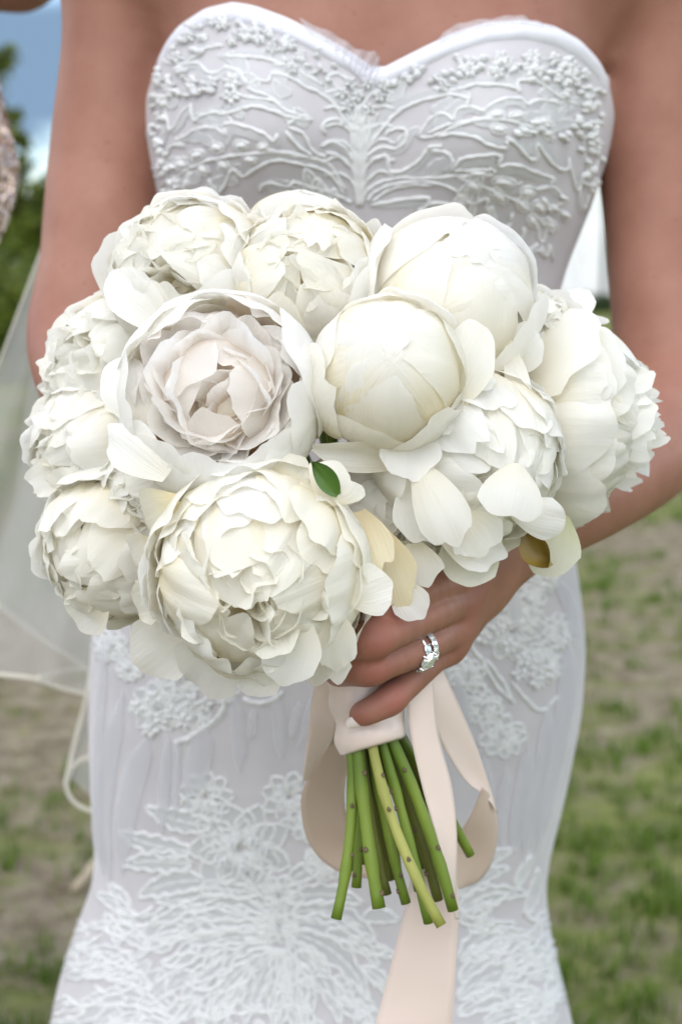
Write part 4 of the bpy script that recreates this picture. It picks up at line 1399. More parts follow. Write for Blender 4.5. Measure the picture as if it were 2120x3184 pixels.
for i, (x0, y0, x1, y1, w, b) in enumerate([(1420, 2740, 1600, 2640, 24, -.06), (1420, 2790, 1580, 2700, 26, -.1), (1420, 2830, 1640, 2780, 30, -.1), (1425, 2860, 1520, 2890, 32, -.2), (1425, 2990, 1600, 2870, 34, -.1), (1425, 3060, 1660, 2920, 34, -.12),
                                            (1420, 3110, 1690, 3020, 36, -.14), (1420, 3160, 1700, 3100, 34, -.12), (1560, 3010, 1680, 2860, 24, .1), (1600, 3190, 1740, 3060, 30, .1), (1500, 3190, 1650, 3150, 28, -.1), (1630, 2850, 1670, 2700, 18, .05), (1600, 2760, 1650, 2660, 16, 0), (1640, 3000, 1700, 2900, 20, .05), (1690, 3140, 1720, 3000, 20, .05)]):
    leaf(x0, y0, x1, y1, w, b, 5, .3, True, True, LR * 1.15, 'lace_plume')
for k in range(74):
    # more plumes fanning out from the middle of the knee
    x, y = rr.uniform(190, 1160), rr.uniform(2850, 3190)
    a = math.atan2(y - 2800, x - 870) + rr.uniform(-.35, .35)
    L = rr.uniform(90, 170)
    leaf(x, y, x + math.cos(a) * L, y + math.sin(a) * L * .8, rr.uniform(18, 30), rr.uniform(-.15, .15), 4, .3, True, rr.random() < .5, LR * rr.uniform(.9, 1.2), 'lace_plume', seed=k + 1)
for k in range(26):
    x, y = rr.uniform(1430, 1720), rr.uniform(2800, 3190)
    a = rr.uniform(-.9, .3)
    L = rr.uniform(80, 150)
    leaf(x, y, x + math.cos(a) * L, y + math.sin(a) * L, rr.uniform(16, 26), rr.uniform(-.15, .15), 4, .3, True, rr.random() < .5, LR * rr.uniform(.9, 1.2), 'lace_plume', seed=k + 200)
for k in range(26):
    x, y = rr.uniform(270, 1000), rr.uniform(2800, 3170)
    scroll([(x, y), (x - 30, y + 25), (x - 80, y + 30), (x - 120, y + 5)], r=LR * rr.uniform(.9, 1.4), fill=-14)
for k in range(14):
    x, y = rr.uniform(1440, 1690), rr.uniform(2780, 3160)
    scroll([(x, y), (x + 25, y + 14), (x + 55, y + 5), (x + 80, y - 25)], r=LR * rr.uniform(.9, 1.3), fill=-12)

# ------------------------------------------------------------------ veil: sheets of net hanging behind her right arm
def veil_sheet(left, right, Y0, Y1, n=44, mcol=26, seed=1, name='veil'):
    a, b = spline(left, n), spline(right, n)
    rows = []
    for i in range(n):
        row = []
        for j in range(mcol):
            s_ = j / (mcol - 1)
            px, py = a[i] * (1 - s_) + b[i] * s_
            Y = Y0 + (Y1 - Y0) * s_ + .018 * math.sin(s_ * 9 + seed * 2 + i * .05) + .006 * math.sin(s_ * 23 + seed)
            row.append(P(px, py, Y))
        rows.append(row)
    return rows
veil_rows = [veil_sheet([(330, 120), (150, 715), (108, 830), (0, 1120), (-180, 1600), (-330, 2010)], [(700, 120), (640, 700), (600, 850), (540, 1200), (440, 1700), (330, 2168)], 1.42, 1.32, seed=1),
             veil_sheet([(360, 120), (170, 760), (120, 1000), (75, 1300), (30, 1600), (-90, 1830)], [(700, 120), (600, 700), (560, 900), (520, 1200), (430, 1700), (330, 2105)], 1.46, 1.36, seed=3),
             veil_sheet([(380, 1500), (330, 1900), (285, 2080), (262, 2200), (235, 2300), (210, 2410)], [(480, 1500), (430, 1900), (400, 2080), (380, 2200), (360, 2350), (345, 2535)], 1.38, 1.30, seed=5)]
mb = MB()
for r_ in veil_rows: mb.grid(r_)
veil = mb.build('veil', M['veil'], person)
tag(veil, 'sheer ivory net veil with a corded edge')
def veil_cord(pts, Y, r=.0028):
    m_ = MB(); m_.tube([P(p[0], p[1], Y - .006) for p in spline(pts, 30)], r, 6)
    m_.build('veil_edge', M['veil_edge'], veil)
veil_cord([(-90, 1830), (0, 1885), (120, 1980), (280, 2085), (330, 2105)], 1.40)
veil_cord([(-330, 2010), (-100, 2080), (0, 2098), (110, 2112), (200, 2142), (330, 2172)], 1.34)
veil_cord([(110, 2110), (180, 2090), (260, 2080), (330, 2085)], 1.34, .002)
veil_cord([(285, 2080), (262, 2200), (235, 2300), (210, 2410), (206, 2445), (222, 2485), (262, 2515), (345, 2540)], 1.32, .0024)
veil_cord([(206, 2440), (222, 2395), (255, 2362), (340, 2345)], 1.34, .0022)
veil_cord([(150, 715), (108, 830), (0, 1120), (-180, 1600)], 1.42, .0012)
# ------------------------------------------------------------------ the bouquet
HANDLE_TOP, HANDLE_END = P(1120, 1960, .775), P(1155, 2310, .752)
bouquet = empty('bouquet', HANDLE_END, None, 'round bouquet of white peonies bound with a blush satin ribbon, held by the bride', 'bouquet')

def petal_grid(R, a0, a1, wdt, phi, r, ns=19, nt_=13, flare=0.0, ruf=.05, notch=.06, lean=0.0, sq=1.0, curl=0.0, base_z=0.0, rim=.34, tilt=0.0, crumple=.02, foot=.30):
    """a petal lying on a shell of radius R: from polar angle a0 (at the stem) up to a1 (towards the mouth, may pass over it); returns rows and attributes"""
    k1, k2, k3 = r.uniform(1.8, 3.2), r.uniform(4.5, 7.0), r.uniform(9, 13)
    p1, p2, p3, p4 = [r.uniform(0, 6.28) for _ in range(4)]
    so = r.uniform(0, 100)
    rows, al, ac = [], [], []
    ca, sa = math.cos(phi), math.sin(phi)
    tm = Matrix.Rotation(r.gauss(0, tilt), 3, 'X') @ Matrix.Rotation(r.gauss(0, tilt), 3, 'Y') if tilt else None
    fr, fz = R * math.sin(a0), -R * math.cos(a0) * sq
    cl, sl_ = math.cos(lean), math.sin(lean)
    for i in range(nt_):
        tau = i / (nt_ - 1)
        row = []
        for j in range(ns):
            s = 2 * j / (ns - 1) - 1
            tend = 1 - rim * abs(s) ** 2.4 - notch * .5 * (.5 + .5 * math.sin(k2 * s + p1)) - notch * .22 * (.5 + .5 * math.sin(k3 * s + p2))
            tend -= notch * 1.1 * max(0, noise.noise(Vector((s * 3.2, so, 0))))
            t = tau ** .85 * tend
            a = a0 + (a1 - a0) * t
            w_ = wdt * (foot + (1 - foot) * math.sin(min(1, t / .60) * math.pi / 2))
            be = s * w_
            rho = R * (1 + flare * t * t * t)
            edge = t ** 2.2
            rho += R * ruf * edge * (math.sin(k1 * s + p3) * .8 + .45 * math.sin(k2 * s + p4 + 2 * t))
            rho += R * ruf * .35 * t ** 5 * math.sin(k3 * s + p1)
            rho += R * crumple * noise.noise(Vector((s * 2.2, t * 2.6, so + 7))) * min(1, t * 2)
            rho += R * curl * max(0, t - .66) ** 1.6 * 5 * (.65 + .35 * math.sin(k1 * s + p2))
            rho -= R * .05 * s * s * s * s * (1 - t)
            sb, cb = math.sin(be), math.cos(be)
            x = rho * cb * math.sin(a)
            y = rho * sb
            z = -rho * cb * math.cos(a) * sq
            if lean:
                dx, dz = x - fr, z - fz
                x, z = fr + dx * cl + dz * sl_, fz - dx * sl_ + dz * cl
            q = Vector((x * ca - y * sa, x * sa + y * ca, z))
            if tm is not None: q = tm @ q
            q.z += base_z
            row.append(q)
            al.append(t); ac.append(s)
        rows.append(row)
    return rows, al, ac
def free_petal(L, Wd, r, bend=.6, cup=.25, ruf=.06, notch=.05, ns=13, nt_=11, tip_w=.75, pointed=False):
    """a loose petal: foot at the origin, growing along +y, facing +z"""
    k1, k2 = r.uniform(2, 3.2), r.uniform(5, 8)
    p1, p2, p3 = [r.uniform(0, 6.28) for _ in range(3)]
    so = r.uniform(0, 100)
    rows, al, ac = [], [], []
    for i in range(nt_):
        tau = i / (nt_ - 1)
        row = []
        for j in range(ns):
            s = 2 * j / (ns - 1) - 1
            tend = 1 - .36 * abs(s) ** 2.4 - notch * (.5 + .5 * math.sin(k2 * s + p1)) - notch * max(0, noise.noise(Vector((s * 4, so, 0))))
            if pointed: tend = 1.0
            t = tau ** .85 * tend
            w_ = Wd * .5 * (.28 + .72 * math.sin(min(1, t / tip_w) * math.pi / 2))
            if pointed: w_ = Wd * .5 * math.sin(math.pi * (.06 + .94 * t)) ** .8
            ang = bend * t
            yy = L * (math.sin(ang) / bend if abs(bend) > 1e-3 else t)
            zz = -L * ((1 - math.cos(ang)) / bend if abs(bend) > 1e-3 else 0)
            zz += cup * Wd * .5 * s * s * (.3 + .7 * t)
            zz += L * ruf * t * t * (math.sin(k1 * s + p2) + .5 * math.sin(k2 * s + p3 + 2 * t)) + L * ruf * .6 * t * noise.noise(Vector((s * 2.4, t * 2.4, so)))
            row.append(Vector((w_ * s, yy, zz)))
            al.append(t); ac.append(s)
        rows.append(row)
    return rows, al, ac
def grid_obj(name, rows, al, ac, mat, parent):
    nr, nc = len(rows), len(rows[0])
    v = [p for r_ in rows for p in r_]
    f = [(i * nc + j, i * nc + j + 1, (i + 1) * nc + j + 1, (i + 1) * nc + j) for i in range(nr - 1) for j in range(nc - 1)]
    return mesh_obj(name, v, f, M[mat], parent, True, {'along': al, 'across': ac})
class Inner:
    def __init__(s): s.v, s.f, s.al, s.ac = [], [], [], []
    def add(s, rows, al, ac):
        n = len(s.v); nr, nc = len(rows), len(rows[0])
        s.v += [p for r_ in rows for p in r_]
        s.f += [(n + i * nc + j, n + i * nc + j + 1, n + (i + 1) * nc + j + 1, n + (i + 1) * nc + j) for i in range(nr - 1) for j in range(nc - 1)]
        s.al += al; s.ac += ac

PI = math.pi
STEM_FOOT = HANDLE_TOP + Vector((0, .03, .02))
def frame(axis, roll=0.0):
    z = Vector(axis).normalized()
    up = Vector((0, 0, 1)) if abs(z.z) < .95 else Vector((0, 1, 0))
    x = up.cross(z).normalized()
    y = z.cross(x)
    m = Matrix((x, y, z)).transposed()
    return m @ Matrix.Rotation(roll, 3, 'Z')
def peony(px, py, Y, rpx, face, style, seed, label, sq=.9, roll=0.0, guard=1.0, mats=('petal', 'petal', 'petal')):
    """face: where the flower looks (x right, y to the camera, z up)"""
    r = random.Random(seed)
    R = rpx * Y / FPX
    c = P(px, py, Y)
    fl = empty('peony', c, bouquet, label)
    Rm = frame((face[0], -face[1], face[2]), roll)
    T = lambda rows: [[c + Rm @ q for q in row] for row in rows]
    inner = Inner()
    def petal(name='petal', mat=None, big=True, **k):
        mat = mat or mats[1]
        rows, al, ac = petal_grid(r=r, **k)
        rows = T(rows)
        if big: grid_obj(name, rows, al, ac, mat, fl)
        else: inner.add(rows, al, ac)
    # core: keeps the heart of the flower closed
    zc = {'bowl': -.15, 'ball': 0.0, 'ruffle': -.10}[style] * R
    rc = {'bowl': .36, 'ball': .80, 'ruffle': .50}[style] * R
    mb = MB(); rows = []
    for i in range(9):
        a = PI * i / 8
        rows.append([c + Rm @ Vector((rc * math.sin(a) * math.cos(2 * PI * j / 14), rc * math.sin(a) * math.sin(2 * PI * j / 14), zc - rc * math.cos(a) * sq)) for j in range(14)])
    mb.grid(rows, closed_u=True)
    mb.build('heart', M['core'], fl)
    def erect(n, th_max, Lr, wr, z0, bend_r, big_n=0, mat=None, th_min=0.0, cup_r=(.25, .6), spread=.35, ns=13, nt_=10):
        """petals standing up from the heart, their rims making the surface of the bloom"""
        for k in range(n):
            f = (k + .5) / n
            th = th_min + (th_max - th_min) * math.sqrt(1 - f)              # outermost first
            ph = k * 2.399963 + r.uniform(-.25, .25)
            d = Vector((math.sin(th) * math.cos(ph), math.sin(th) * math.sin(ph), math.cos(th)))
            eph = Vector((-math.sin(ph), math.cos(ph), 0))
            L = R * r.uniform(*Lr)
            rows, al, ac = free_petal(L, R * r.uniform(*wr), r, r.uniform(*bend_r), r.uniform(*cup_r), r.uniform(.03, .075), r.uniform(.03, .10), ns, nt_, r.uniform(.62, .85))
            x = (Matrix.Rotation(r.gauss(0, spread), 3, d) @ eph).normalized()
            zz = x.cross(d).normalized()
            if zz.dot(Vector((math.cos(ph), math.sin(ph), 0))) > 0: x, zz = -x, -zz        # hollow side towards the axis
            m = Matrix((x, d, zz)).transposed()
            b0 = Vector((0, 0, z0 * R)) + d * R * .04
            rows = T([[b0 + m @ q for q in row] for row in rows])
            if k < big_n: grid_obj('petal', rows, al, ac, mat or mats[1], fl)
            else: inner.add(rows, al, ac)
    # guard petals
    ng = int(round(5 * guard))
    for k in range(ng):
        ph = 2 * PI * (k + r.uniform(-.18, .18)) / max(ng, 1) + .4
        if style == 'ball':
            petal(mat=mats[0], R=R * r.uniform(1.0, 1.05), a0=.12 * PI, a1=r.uniform(.60, .76) * PI, wdt=r.uniform(.62, .80), phi=ph, ruf=.022, notch=.04, curl=r.uniform(-.03, .06), sq=sq, crumple=.03)
        elif style == 'bowl':
            petal(mat=mats[0], R=R * r.uniform(.97, 1.03), a0=.10 * PI, a1=r.uniform(.66, .75) * PI, wdt=r.uniform(.66, .84), phi=ph, ruf=.025, notch=.05, curl=r.uniform(-.10, -.02), sq=sq, crumple=.03)
        else:
            petal(mat=mats[0], R=R * r.uniform(.98, 1.06), a0=.12 * PI, a1=r.uniform(.54, .68) * PI, wdt=r.uniform(.55, .72), phi=ph, ruf=.05, notch=.08, curl=r.uniform(-.02, .10), lean=r.uniform(-.02, .12), sq=sq, crumple=.04)
    if style == 'ball':
        for k in range(5):
            petal(R=R * (.97 - .012 * k), a0=.25 * PI, a1=r.uniform(.90, 1.12) * PI, wdt=r.uniform(.68, .90), phi=2 * PI * k * .382 + r.uniform(-.2, .2), ruf=.022, notch=.06, sq=sq, rim=.45, tilt=.12, crumple=.05, curl=r.uniform(-.01, .05))
        for k in range(3):
            petal(mat=mats[0], R=R * r.uniform(1.04, 1.10), a0=.15 * PI, a1=r.uniform(.66, .80) * PI, wdt=r.uniform(.5, .7), phi=2 * PI * (k + r.uniform(-.2, .2)) / 3 + 1.0, ruf=.03, notch=.08, curl=r.uniform(-.02, .08), sq=sq, crumple=.05)
        for k in range(8):
            petal(big=False, R=R * r.uniform(.90, .95), a0=.5 * PI, a1=r.uniform(.9, 1.15) * PI, wdt=r.uniform(.35, .55), phi=r.uniform(0, 2 * PI), ruf=.03, notch=.09, sq=sq, tilt=.2, curl=.08)
    elif style == 'bowl':
        for k in range(9):
            petal(big=False, R=R * r.uniform(.86, .90), a0=.1 * PI, a1=r.uniform(.58, .68) * PI, wdt=r.uniform(.55, .7), phi=2 * PI * (k + r.uniform(-.2, .2)) / 9, ruf=.04, notch=.08, sq=sq, crumple=.04)
        for k in range(6):
            petal(R=R * r.uniform(.92, .96), a0=.15 * PI, a1=r.uniform(.68, .76) * PI, wdt=r.uniform(.60, .75), phi=2 * PI * (k + r.uniform(-.25, .25)) / 6, ruf=.035, notch=.08, curl=r.uniform(-.10, .03), sq=sq, crumple=.04)
        for k in range(10):
            petal(mat=mats[2], R=R * r.uniform(.76, .90), a0=.2 * PI, a1=r.uniform(.66, .78) * PI, wdt=r.uniform(.34, .48), phi=2 * PI * (k + r.uniform(-.3, .3)) / 10, ruf=.06, notch=.10, curl=r.uniform(-.06, .12), lean=r.uniform(-.06, .06), sq=sq, crumple=.05)
        erect(26, 1.05, (.82, 1.0), (.52, .76), -.22, (-.8, -.1), big_n=8, mat=mats[2], th_min=.6, spread=.22)
        erect(14, 1.4, (.80, .92), (.5, .7), -.15, (-1.0, -.5), th_min=1.1, spread=.2)
        for k in range(10):
            petal(mat=mats[2], big=k < 5, R=R * (.60 - .016 * k), a0=.3 * PI, a1=r.uniform(.74, 1.0) * PI, wdt=r.uniform(.55, .8), phi=2.399963 * k, ruf=.05, notch=.10, curl=r.uniform(.02, .14), base_z=-R * .02, tilt=.12, crumple=.05)
        erect(8, .7, (.66, .82), (.36, .58), -.22, (-.8, .1), spread=.6)
    else:
        for ring_ in range(3):
            n_ = 7 + ring_
            for k in range(n_):
                petal(big=ring_ == 0, R=R * (1.02 - .05 * ring_) * r.uniform(.98, 1.02), a0=.2 * PI, a1=(.56 + .06 * ring_ + r.uniform(-.03, .04)) * PI, wdt=r.uniform(.40, .56), phi=2 * PI * (k + r.uniform(-.3, .3)) / n_ + ring_,
                      ruf=r.uniform(.03, .06), notch=.08, curl=r.uniform(-.05, .08), lean=r.uniform(-.04, .07), sq=sq, tilt=.04, crumple=.04)
        N_ = 30
        for k in range(N_):
            f = k / (N_ - 1)
            petal(big=k in range(4, 16), R=R * (.975 - .13 * f) * r.uniform(.985, 1.015), a0=.35 * PI, a1=(.66 + .36 * f + r.uniform(-.05, .05)) * PI, wdt=r.uniform(.40, .60) * (1 - .2 * f), phi=2.399963 * k + r.uniform(-.3, .3),
                  ruf=r.uniform(.035, .07), notch=.07, curl=r.uniform(.02, .17), lean=r.uniform(-.03, .05), sq=sq, tilt=.10, crumple=.05)
        erect(16, 1.05, (.90, 1.02), (.44, .68), -.05, (-1.1, -.35), th_min=.35, spread=.45)
        erect(9, .5, (.84, .95), (.36, .55), -.05, (-.8, .2), spread=1.2)
    if inner.v:
        o = mesh_obj('inner_petals', inner.v, inner.f, M[mats[2]], fl, True, {'along': inner.al, 'across': inner.ac})
        tag(o, kind='stuff')
    # green base and the stem running into the handle
    back = Rm @ Vector((0, 0, -1))
    foot = c + back * R * .85
    mb = MB()
    mb.tube([foot, foot.lerp(STEM_FOOT, .45) + back * R * .25, STEM_FOOT.lerp(HANDLE_TOP, .5) + Vector((r.uniform(-.008, .008), r.uniform(-.006, .006), 0))], [.0042, .0034, .003], 8)
    mb.build('flower_stem', M['stem'], fl)
    return fl, Rm, c, R
M['stem'] = simple_mat('green_stem', (0.085, 0.145, 0.010), (0.17, 0.235, 0.028), 35, 0.5, vec_scale=(1, 1, .25), spec=.4)
M['stem_pale'] = simple_mat('yellow_green_stem', (0.24, 0.25, 0.05), (0.33, 0.33, 0.085), 35, 0.5, vec_scale=(1, 1, .25), spec=.4)
M['stem_dark'] = simple_mat('brown_green_stem', (0.07, 0.08, 0.010), (0.13, 0.14, 0.02), 35, 0.5, vec_scale=(1, 1, .25))
M['node'] = simple_mat('stem_scar', (0.07, 0.045, 0.025), (0.16, 0.12, 0.07), 90, 0.9)
M['leaf'] = simple_mat('peony_leaf', (0.05, 0.12, 0.015), (0.09, 0.17, 0.025), 30, 0.4)
M['sepal'] = simple_mat('brown_sepal', (0.20, 0.13, 0.02), (0.33, 0.22, 0.035), 50, 0.4)

FLOWERS = [
    # px, py, Y, radius px, facing (x right, y camera, z up), style
    dict(px=685, py=1235, Y=.735, rpx=340, face=(-.10, 1, .42), style='bowl', seed=11, label='wide open bowl-shaped peony with a peach heart', sq=.85, mats=('petal', 'petal', 'petal_peach'), guard=1.2),
    dict(px=1200, py=1160, Y=.735, rpx=238, face=(.02, 1, .45), style='ball', seed=12, label='half-closed round peony with smooth wrapping petals', sq=1.05, mats=('petal_cream', 'petal', 'petal')),
    dict(px=805, py=1785, Y=.705, rpx=345, face=(-.05, 1, -.18), style='ruffle', seed=13, label='largest ruffled peony at the bottom with browned cream petal edges', sq=.85, mats=('petal_cream', 'petal', 'petal_cream'), guard=1.2),
    dict(px=1470, py=1420, Y=.765, rpx=290, face=(.50, 1, -.15), style='ruffle', seed=14, label='ruffled peony with broad rounded lower petals, beside the round half-closed one', sq=1.0, mats=('petal', 'petal', 'petal')),
    dict(px=1772, py=1305, Y=.835, rpx=318, face=(1, .08, -.02), style='ruffle', seed=15, label='peony seen from the side, facing her bare arm', sq=.72, mats=('petal_cream', 'petal', 'petal'), guard=1.4),
    dict(px=1395, py=932, Y=.80, rpx=275, face=(.30, .7, .75), style='ball', seed=16, label='smooth pale peony bulging up behind the round half-closed one', sq=.95),
    dict(px=950, py=885, Y=.80, rpx=258, face=(-.05, 1, .6), style='ruffle', seed=17, label='finely ruffled cream peony above the bowl-shaped one', sq=.9, mats=('petal_cream', 'petal_cream', 'petal_cream')),
    dict(px=930, py=785, Y=.86, rpx=212, face=(0, .3, 1), style='ball', seed=18, label='peony at the very top, half hidden behind the others', sq=.9),
    dict(px=592, py=866, Y=.82, rpx=268, face=(-.45, .9, .45), style='ruffle', seed=19, label='ruffled peony at the upper left next to her bare arm', sq=.9, mats=('petal', 'petal', 'petal_cream')),
    dict(px=360, py=1160, Y=.84, rpx=255, face=(-.8, .8, .25), style='ruffle', seed=20, label='peony behind the bowl-shaped one, touching her forearm', sq=.85),
    dict(px=305, py=1400, Y=.82, rpx=238, face=(-.8, .9, 0), style='ruffle', seed=21, label='small ruffled peony low beside the veil', sq=.9, mats=('petal', 'petal', 'petal_cream')),
    dict(px=360, py=1705, Y=.79, rpx=252, face=(-.6, 1, -.35), style='ruffle', seed=22, label='drooping ruffled peony in front of the veil', sq=.95, mats=('petal_cream', 'petal', 'petal_cream')),
    dict(px=1190, py=1600, Y=.780, rpx=250, face=(.2, 1, -.1), style='ruffle', seed=23, label='peony sunk in the middle between the others, under the round half-closed one', sq=.9, mats=('petal_cream', 'petal', 'petal')),
    dict(px=510, py=1555, Y=.785, rpx=225, face=(-.3, 1, 0), style='ruffle', seed=24, label='small browned peony squeezed in between the bowl-shaped and the largest one', sq=.9, mats=('petal_worn', 'petal_cream', 'petal_cream')),
    dict(px=1625, py=1090, Y=.83, rpx=215, face=(.6, .9, .4), style='ruffle', seed=25, label='peony squeezed in between the smooth pale one and the one facing her arm', sq=.9, mats=('petal', 'petal', 'petal_cream')),
]
FL = []
for fsp in FLOWERS:
    FL.append(peony(**fsp))

# --- single petals that stand away from their flowers
def stray(flower, b, t, width, mat='petal', bend=.5, cup=.3, ruf=.04, notch=.06, face=(0, -1, .15), seed=1, tip_w=.62):
    b, t = P(*b), P(*t)
    r = random.Random(seed)
    L = (t - b).length * 1.05
    rows, al, ac = free_petal(L, width * .75 / FPX, r, bend, cup, ruf, notch, 17, 13, tip_w)
    y = (t - b).normalized(); z = Vector(face); z = (z - y * z.dot(y)).normalized(); x = y.cross(z)
    m = Matrix((x, y, z)).transposed() @ Matrix.Rotation(bend * .5, 3, 'X')
    rows = [[b + m @ q for q in row] for row in rows]
    al = [.35 + .65 * q for q in al]
    grid_obj('petal', rows, al, ac, mat, FL[flower][0])
stray(3, (1300, 1440, .72), (1425, 1705, .71), 165, seed=1, bend=1.1, cup=-.45)
stray(3, (1280, 1480, .73), (1330, 1690, .725), 180, seed=2, bend=.6)
stray(3, (1590, 1590, .735), (1755, 1625, .74), 135, seed=3, bend=.9, cup=-.35, notch=.01)
stray(3, (1610, 1440, .72), (1575, 1615, .705), 200, seed=4, bend=1.1, cup=-.5, notch=.03)
stray(3, (1360, 1640, .73), (1570, 1730, .735), 170, seed=5, bend=.5, notch=.12)
stray(3, (1440, 1600, .725), (1520, 1720, .725), 180, seed=6, bend=.6, notch=.10)
stray(3, (1270, 1330, .735), (1280, 1500, .715), 190, seed=33, bend=.8, notch=.05)
stray(1, (1285, 1425, .735), (965, 1385, .72), 110, 'petal_cream', seed=7, bend=.5, cup=.6, face=(0, -1, -.3))
stray(5, (1370, 1290, .735), (1490, 1010, .735), 190, 'petal_cream', seed=9, bend=.4, cup=.3, notch=.03)
stray(14, (1580, 1060, .775), (1630, 1300, .755), 80, seed=10, bend=.5, cup=.2)
stray(14, (1560, 1160, .785), (1660, 1010, .775), 170, seed=34, bend=.6, cup=.3)
stray(0, (480, 1350, .715), (352, 1120, .745), 170, seed=11, bend=1.0, cup=-.3, notch=.02)
stray(0, (520, 1480, .70), (340, 1330, .72), 160, seed=12, bend=.6, cup=.2, notch=.12)
stray(8, (540, 1040, .775), (340, 850, .80), 160, seed=13, bend=1.0, cup=.5, notch=.02)
stray(8, (470, 780, .80), (375, 715, .82), 90, seed=14, bend=.3, notch=.2)
stray(2, (600, 1930, .735), (430, 2070, .745), 230, 'petal_cream', seed=15, bend=.5, cup=.2)
stray(2, (720, 1990, .71), (600, 2125, .735), 240, 'petal_cream', seed=16, bend=.6, cup=.2)
stray(2, (950, 1930, .675), (865, 2120, .68), 170, seed=17, bend=.4, notch=.05, tip_w=.4)
stray(2, (860, 1990, .69), (720, 2120, .705), 240, seed=18, bend=.7, notch=.12)
stray(2, (1000, 1980, .69), (1000, 2135, .70), 190, seed=19, bend=.5, notch=.18)
stray(2, (1075, 1860, .685), (1215, 1815, .69), 160, seed=20, bend=.3, cup=.1, notch=.05)
stray(2, (1040, 1900, .68), (1050, 2090, .69), 120, seed=35, bend=.3, notch=.10, tip_w=.4)
stray(12, (1115, 1590, .715), (1180, 1800, .70), 150, 'petal_tan', seed=21, bend=.5, notch=.15)
stray(12, (1160, 1640, .72), (1240, 1900, .715), 190, 'petal_tan', seed=22, bend=.6, cup=.4, notch=.10)
stray(12, (1235, 1810, .72), (1310, 1925, .715), 120, seed=23, bend=.6, cup=.3, notch=.05)
stray(12, (1290, 1690, .73), (1300, 1830, .725), 170, 'petal_cream', seed=24, bend=.5, notch=.12)
stray(3, (1470, 1690, .745), (1430, 1815, .735), 190, 'petal_green', seed=25, bend=.4, cup=.4, notch=.0, tip_w=.3)
stray(4, (1740, 1600, .78), (1690, 1790, .775), 190, 'petal_green', seed=26, bend=.6, cup=.4, notch=.03)
stray(4, (1880, 1340, .82), (2040, 1270, .825), 130, seed=27, bend=.3, notch=.20)
stray(4, (1880, 1450, .82), (2025, 1400, .825), 150, seed=28, bend=.4, notch=.25)
stray(4, (1860, 1230, .825), (1955, 1180, .83), 120, seed=29, bend=.4, notch=.2)
stray(4, (1790, 1010, .84), (1800, 895, .86), 120, seed=36, bend=.4, notch=.06)
stray(10, (200, 1340, .80), (108, 1290, .81), 90, seed=30, bend=.4, notch=.1)
stray(10, (220, 1450, .79), (82, 1510, .80), 130, seed=31, bend=.5, notch=.15)
stray(9, (250, 1060, .83), (160, 1030, .84), 160, seed=37, bend=.5, notch=.03)
stray(9, (240, 1240, .82), (142, 1225, .83), 130, seed=38, bend=.5, notch=.03)
stray(11, (230, 1650, .77), (128, 1660, .78), 90, seed=32, bend=.3, notch=.2)
stray(11, (330, 1850, .765), (230, 1930, .775), 190, 'petal_cream', seed=39, bend=.5, notch=.06)
stray(2, (860, 1530, .70), (950, 1425, .71), 200, 'petal_worn', seed=61, bend=.9, cup=-.3, notch=.15)
stray(2, (1000, 1560, .69), (1075, 1450, .70), 190, 'petal_worn', seed=62, bend=.9, cup=-.3, notch=.15)
stray(13, (490, 1690, .725), (410, 1735, .735), 140, 'petal_worn', seed=63, bend=.7, notch=.12)
stray(13, (520, 1850, .715), (415, 1880, .73), 150, 'petal_worn', seed=64, bend=.7, notch=.12)
stray(2, (560, 1560, .70), (455, 1630, .715), 190, 'petal_worn', seed=65, bend=.8, cup=-.2, notch=.12)
stray(13, (560, 1470, .76), (390, 1510, .755), 130, 'petal_cream', seed=40, bend=.6, notch=.03)

# --- handle: satin wrap, stems, ribbon tails
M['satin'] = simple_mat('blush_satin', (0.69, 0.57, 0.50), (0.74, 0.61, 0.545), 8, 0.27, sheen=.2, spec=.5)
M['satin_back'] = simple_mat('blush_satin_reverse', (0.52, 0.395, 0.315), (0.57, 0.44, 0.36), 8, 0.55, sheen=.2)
wrap_top, wrap_bot = P(1120, 2010, .772), P(1158, 2318, .757)
mb = MB(); rows = []
ax = (wrap_bot - wrap_top).normalized()
sx = ax.orthogonal().normalized(); sx = Vector((1, 0, 0)) - ax * ax.x; sx.normalize(); sy = ax.cross(sx)
for i in range(24):
    t = i / 23
    c_ = wrap_top.lerp(wrap_bot, t)
    rad = .0235 - .0045 * t + .0007 * math.sin(t * 16)
    row = []
    for j in range(40):
        a = 2 * PI * j / 40
        rr_ = rad * (1 + .03 * math.sin(3 * a + t * 4)) + .0006 * math.sin(a + t * 20)
        sag = ax * (.0035 * math.cos(a + 2.6) * t)       # the lower edge hangs lower on the left
        row.append(c_ + sx * math.cos(a) * rr_ + sy * math.sin(a) * rr_ + sag)
    rows.append(row)
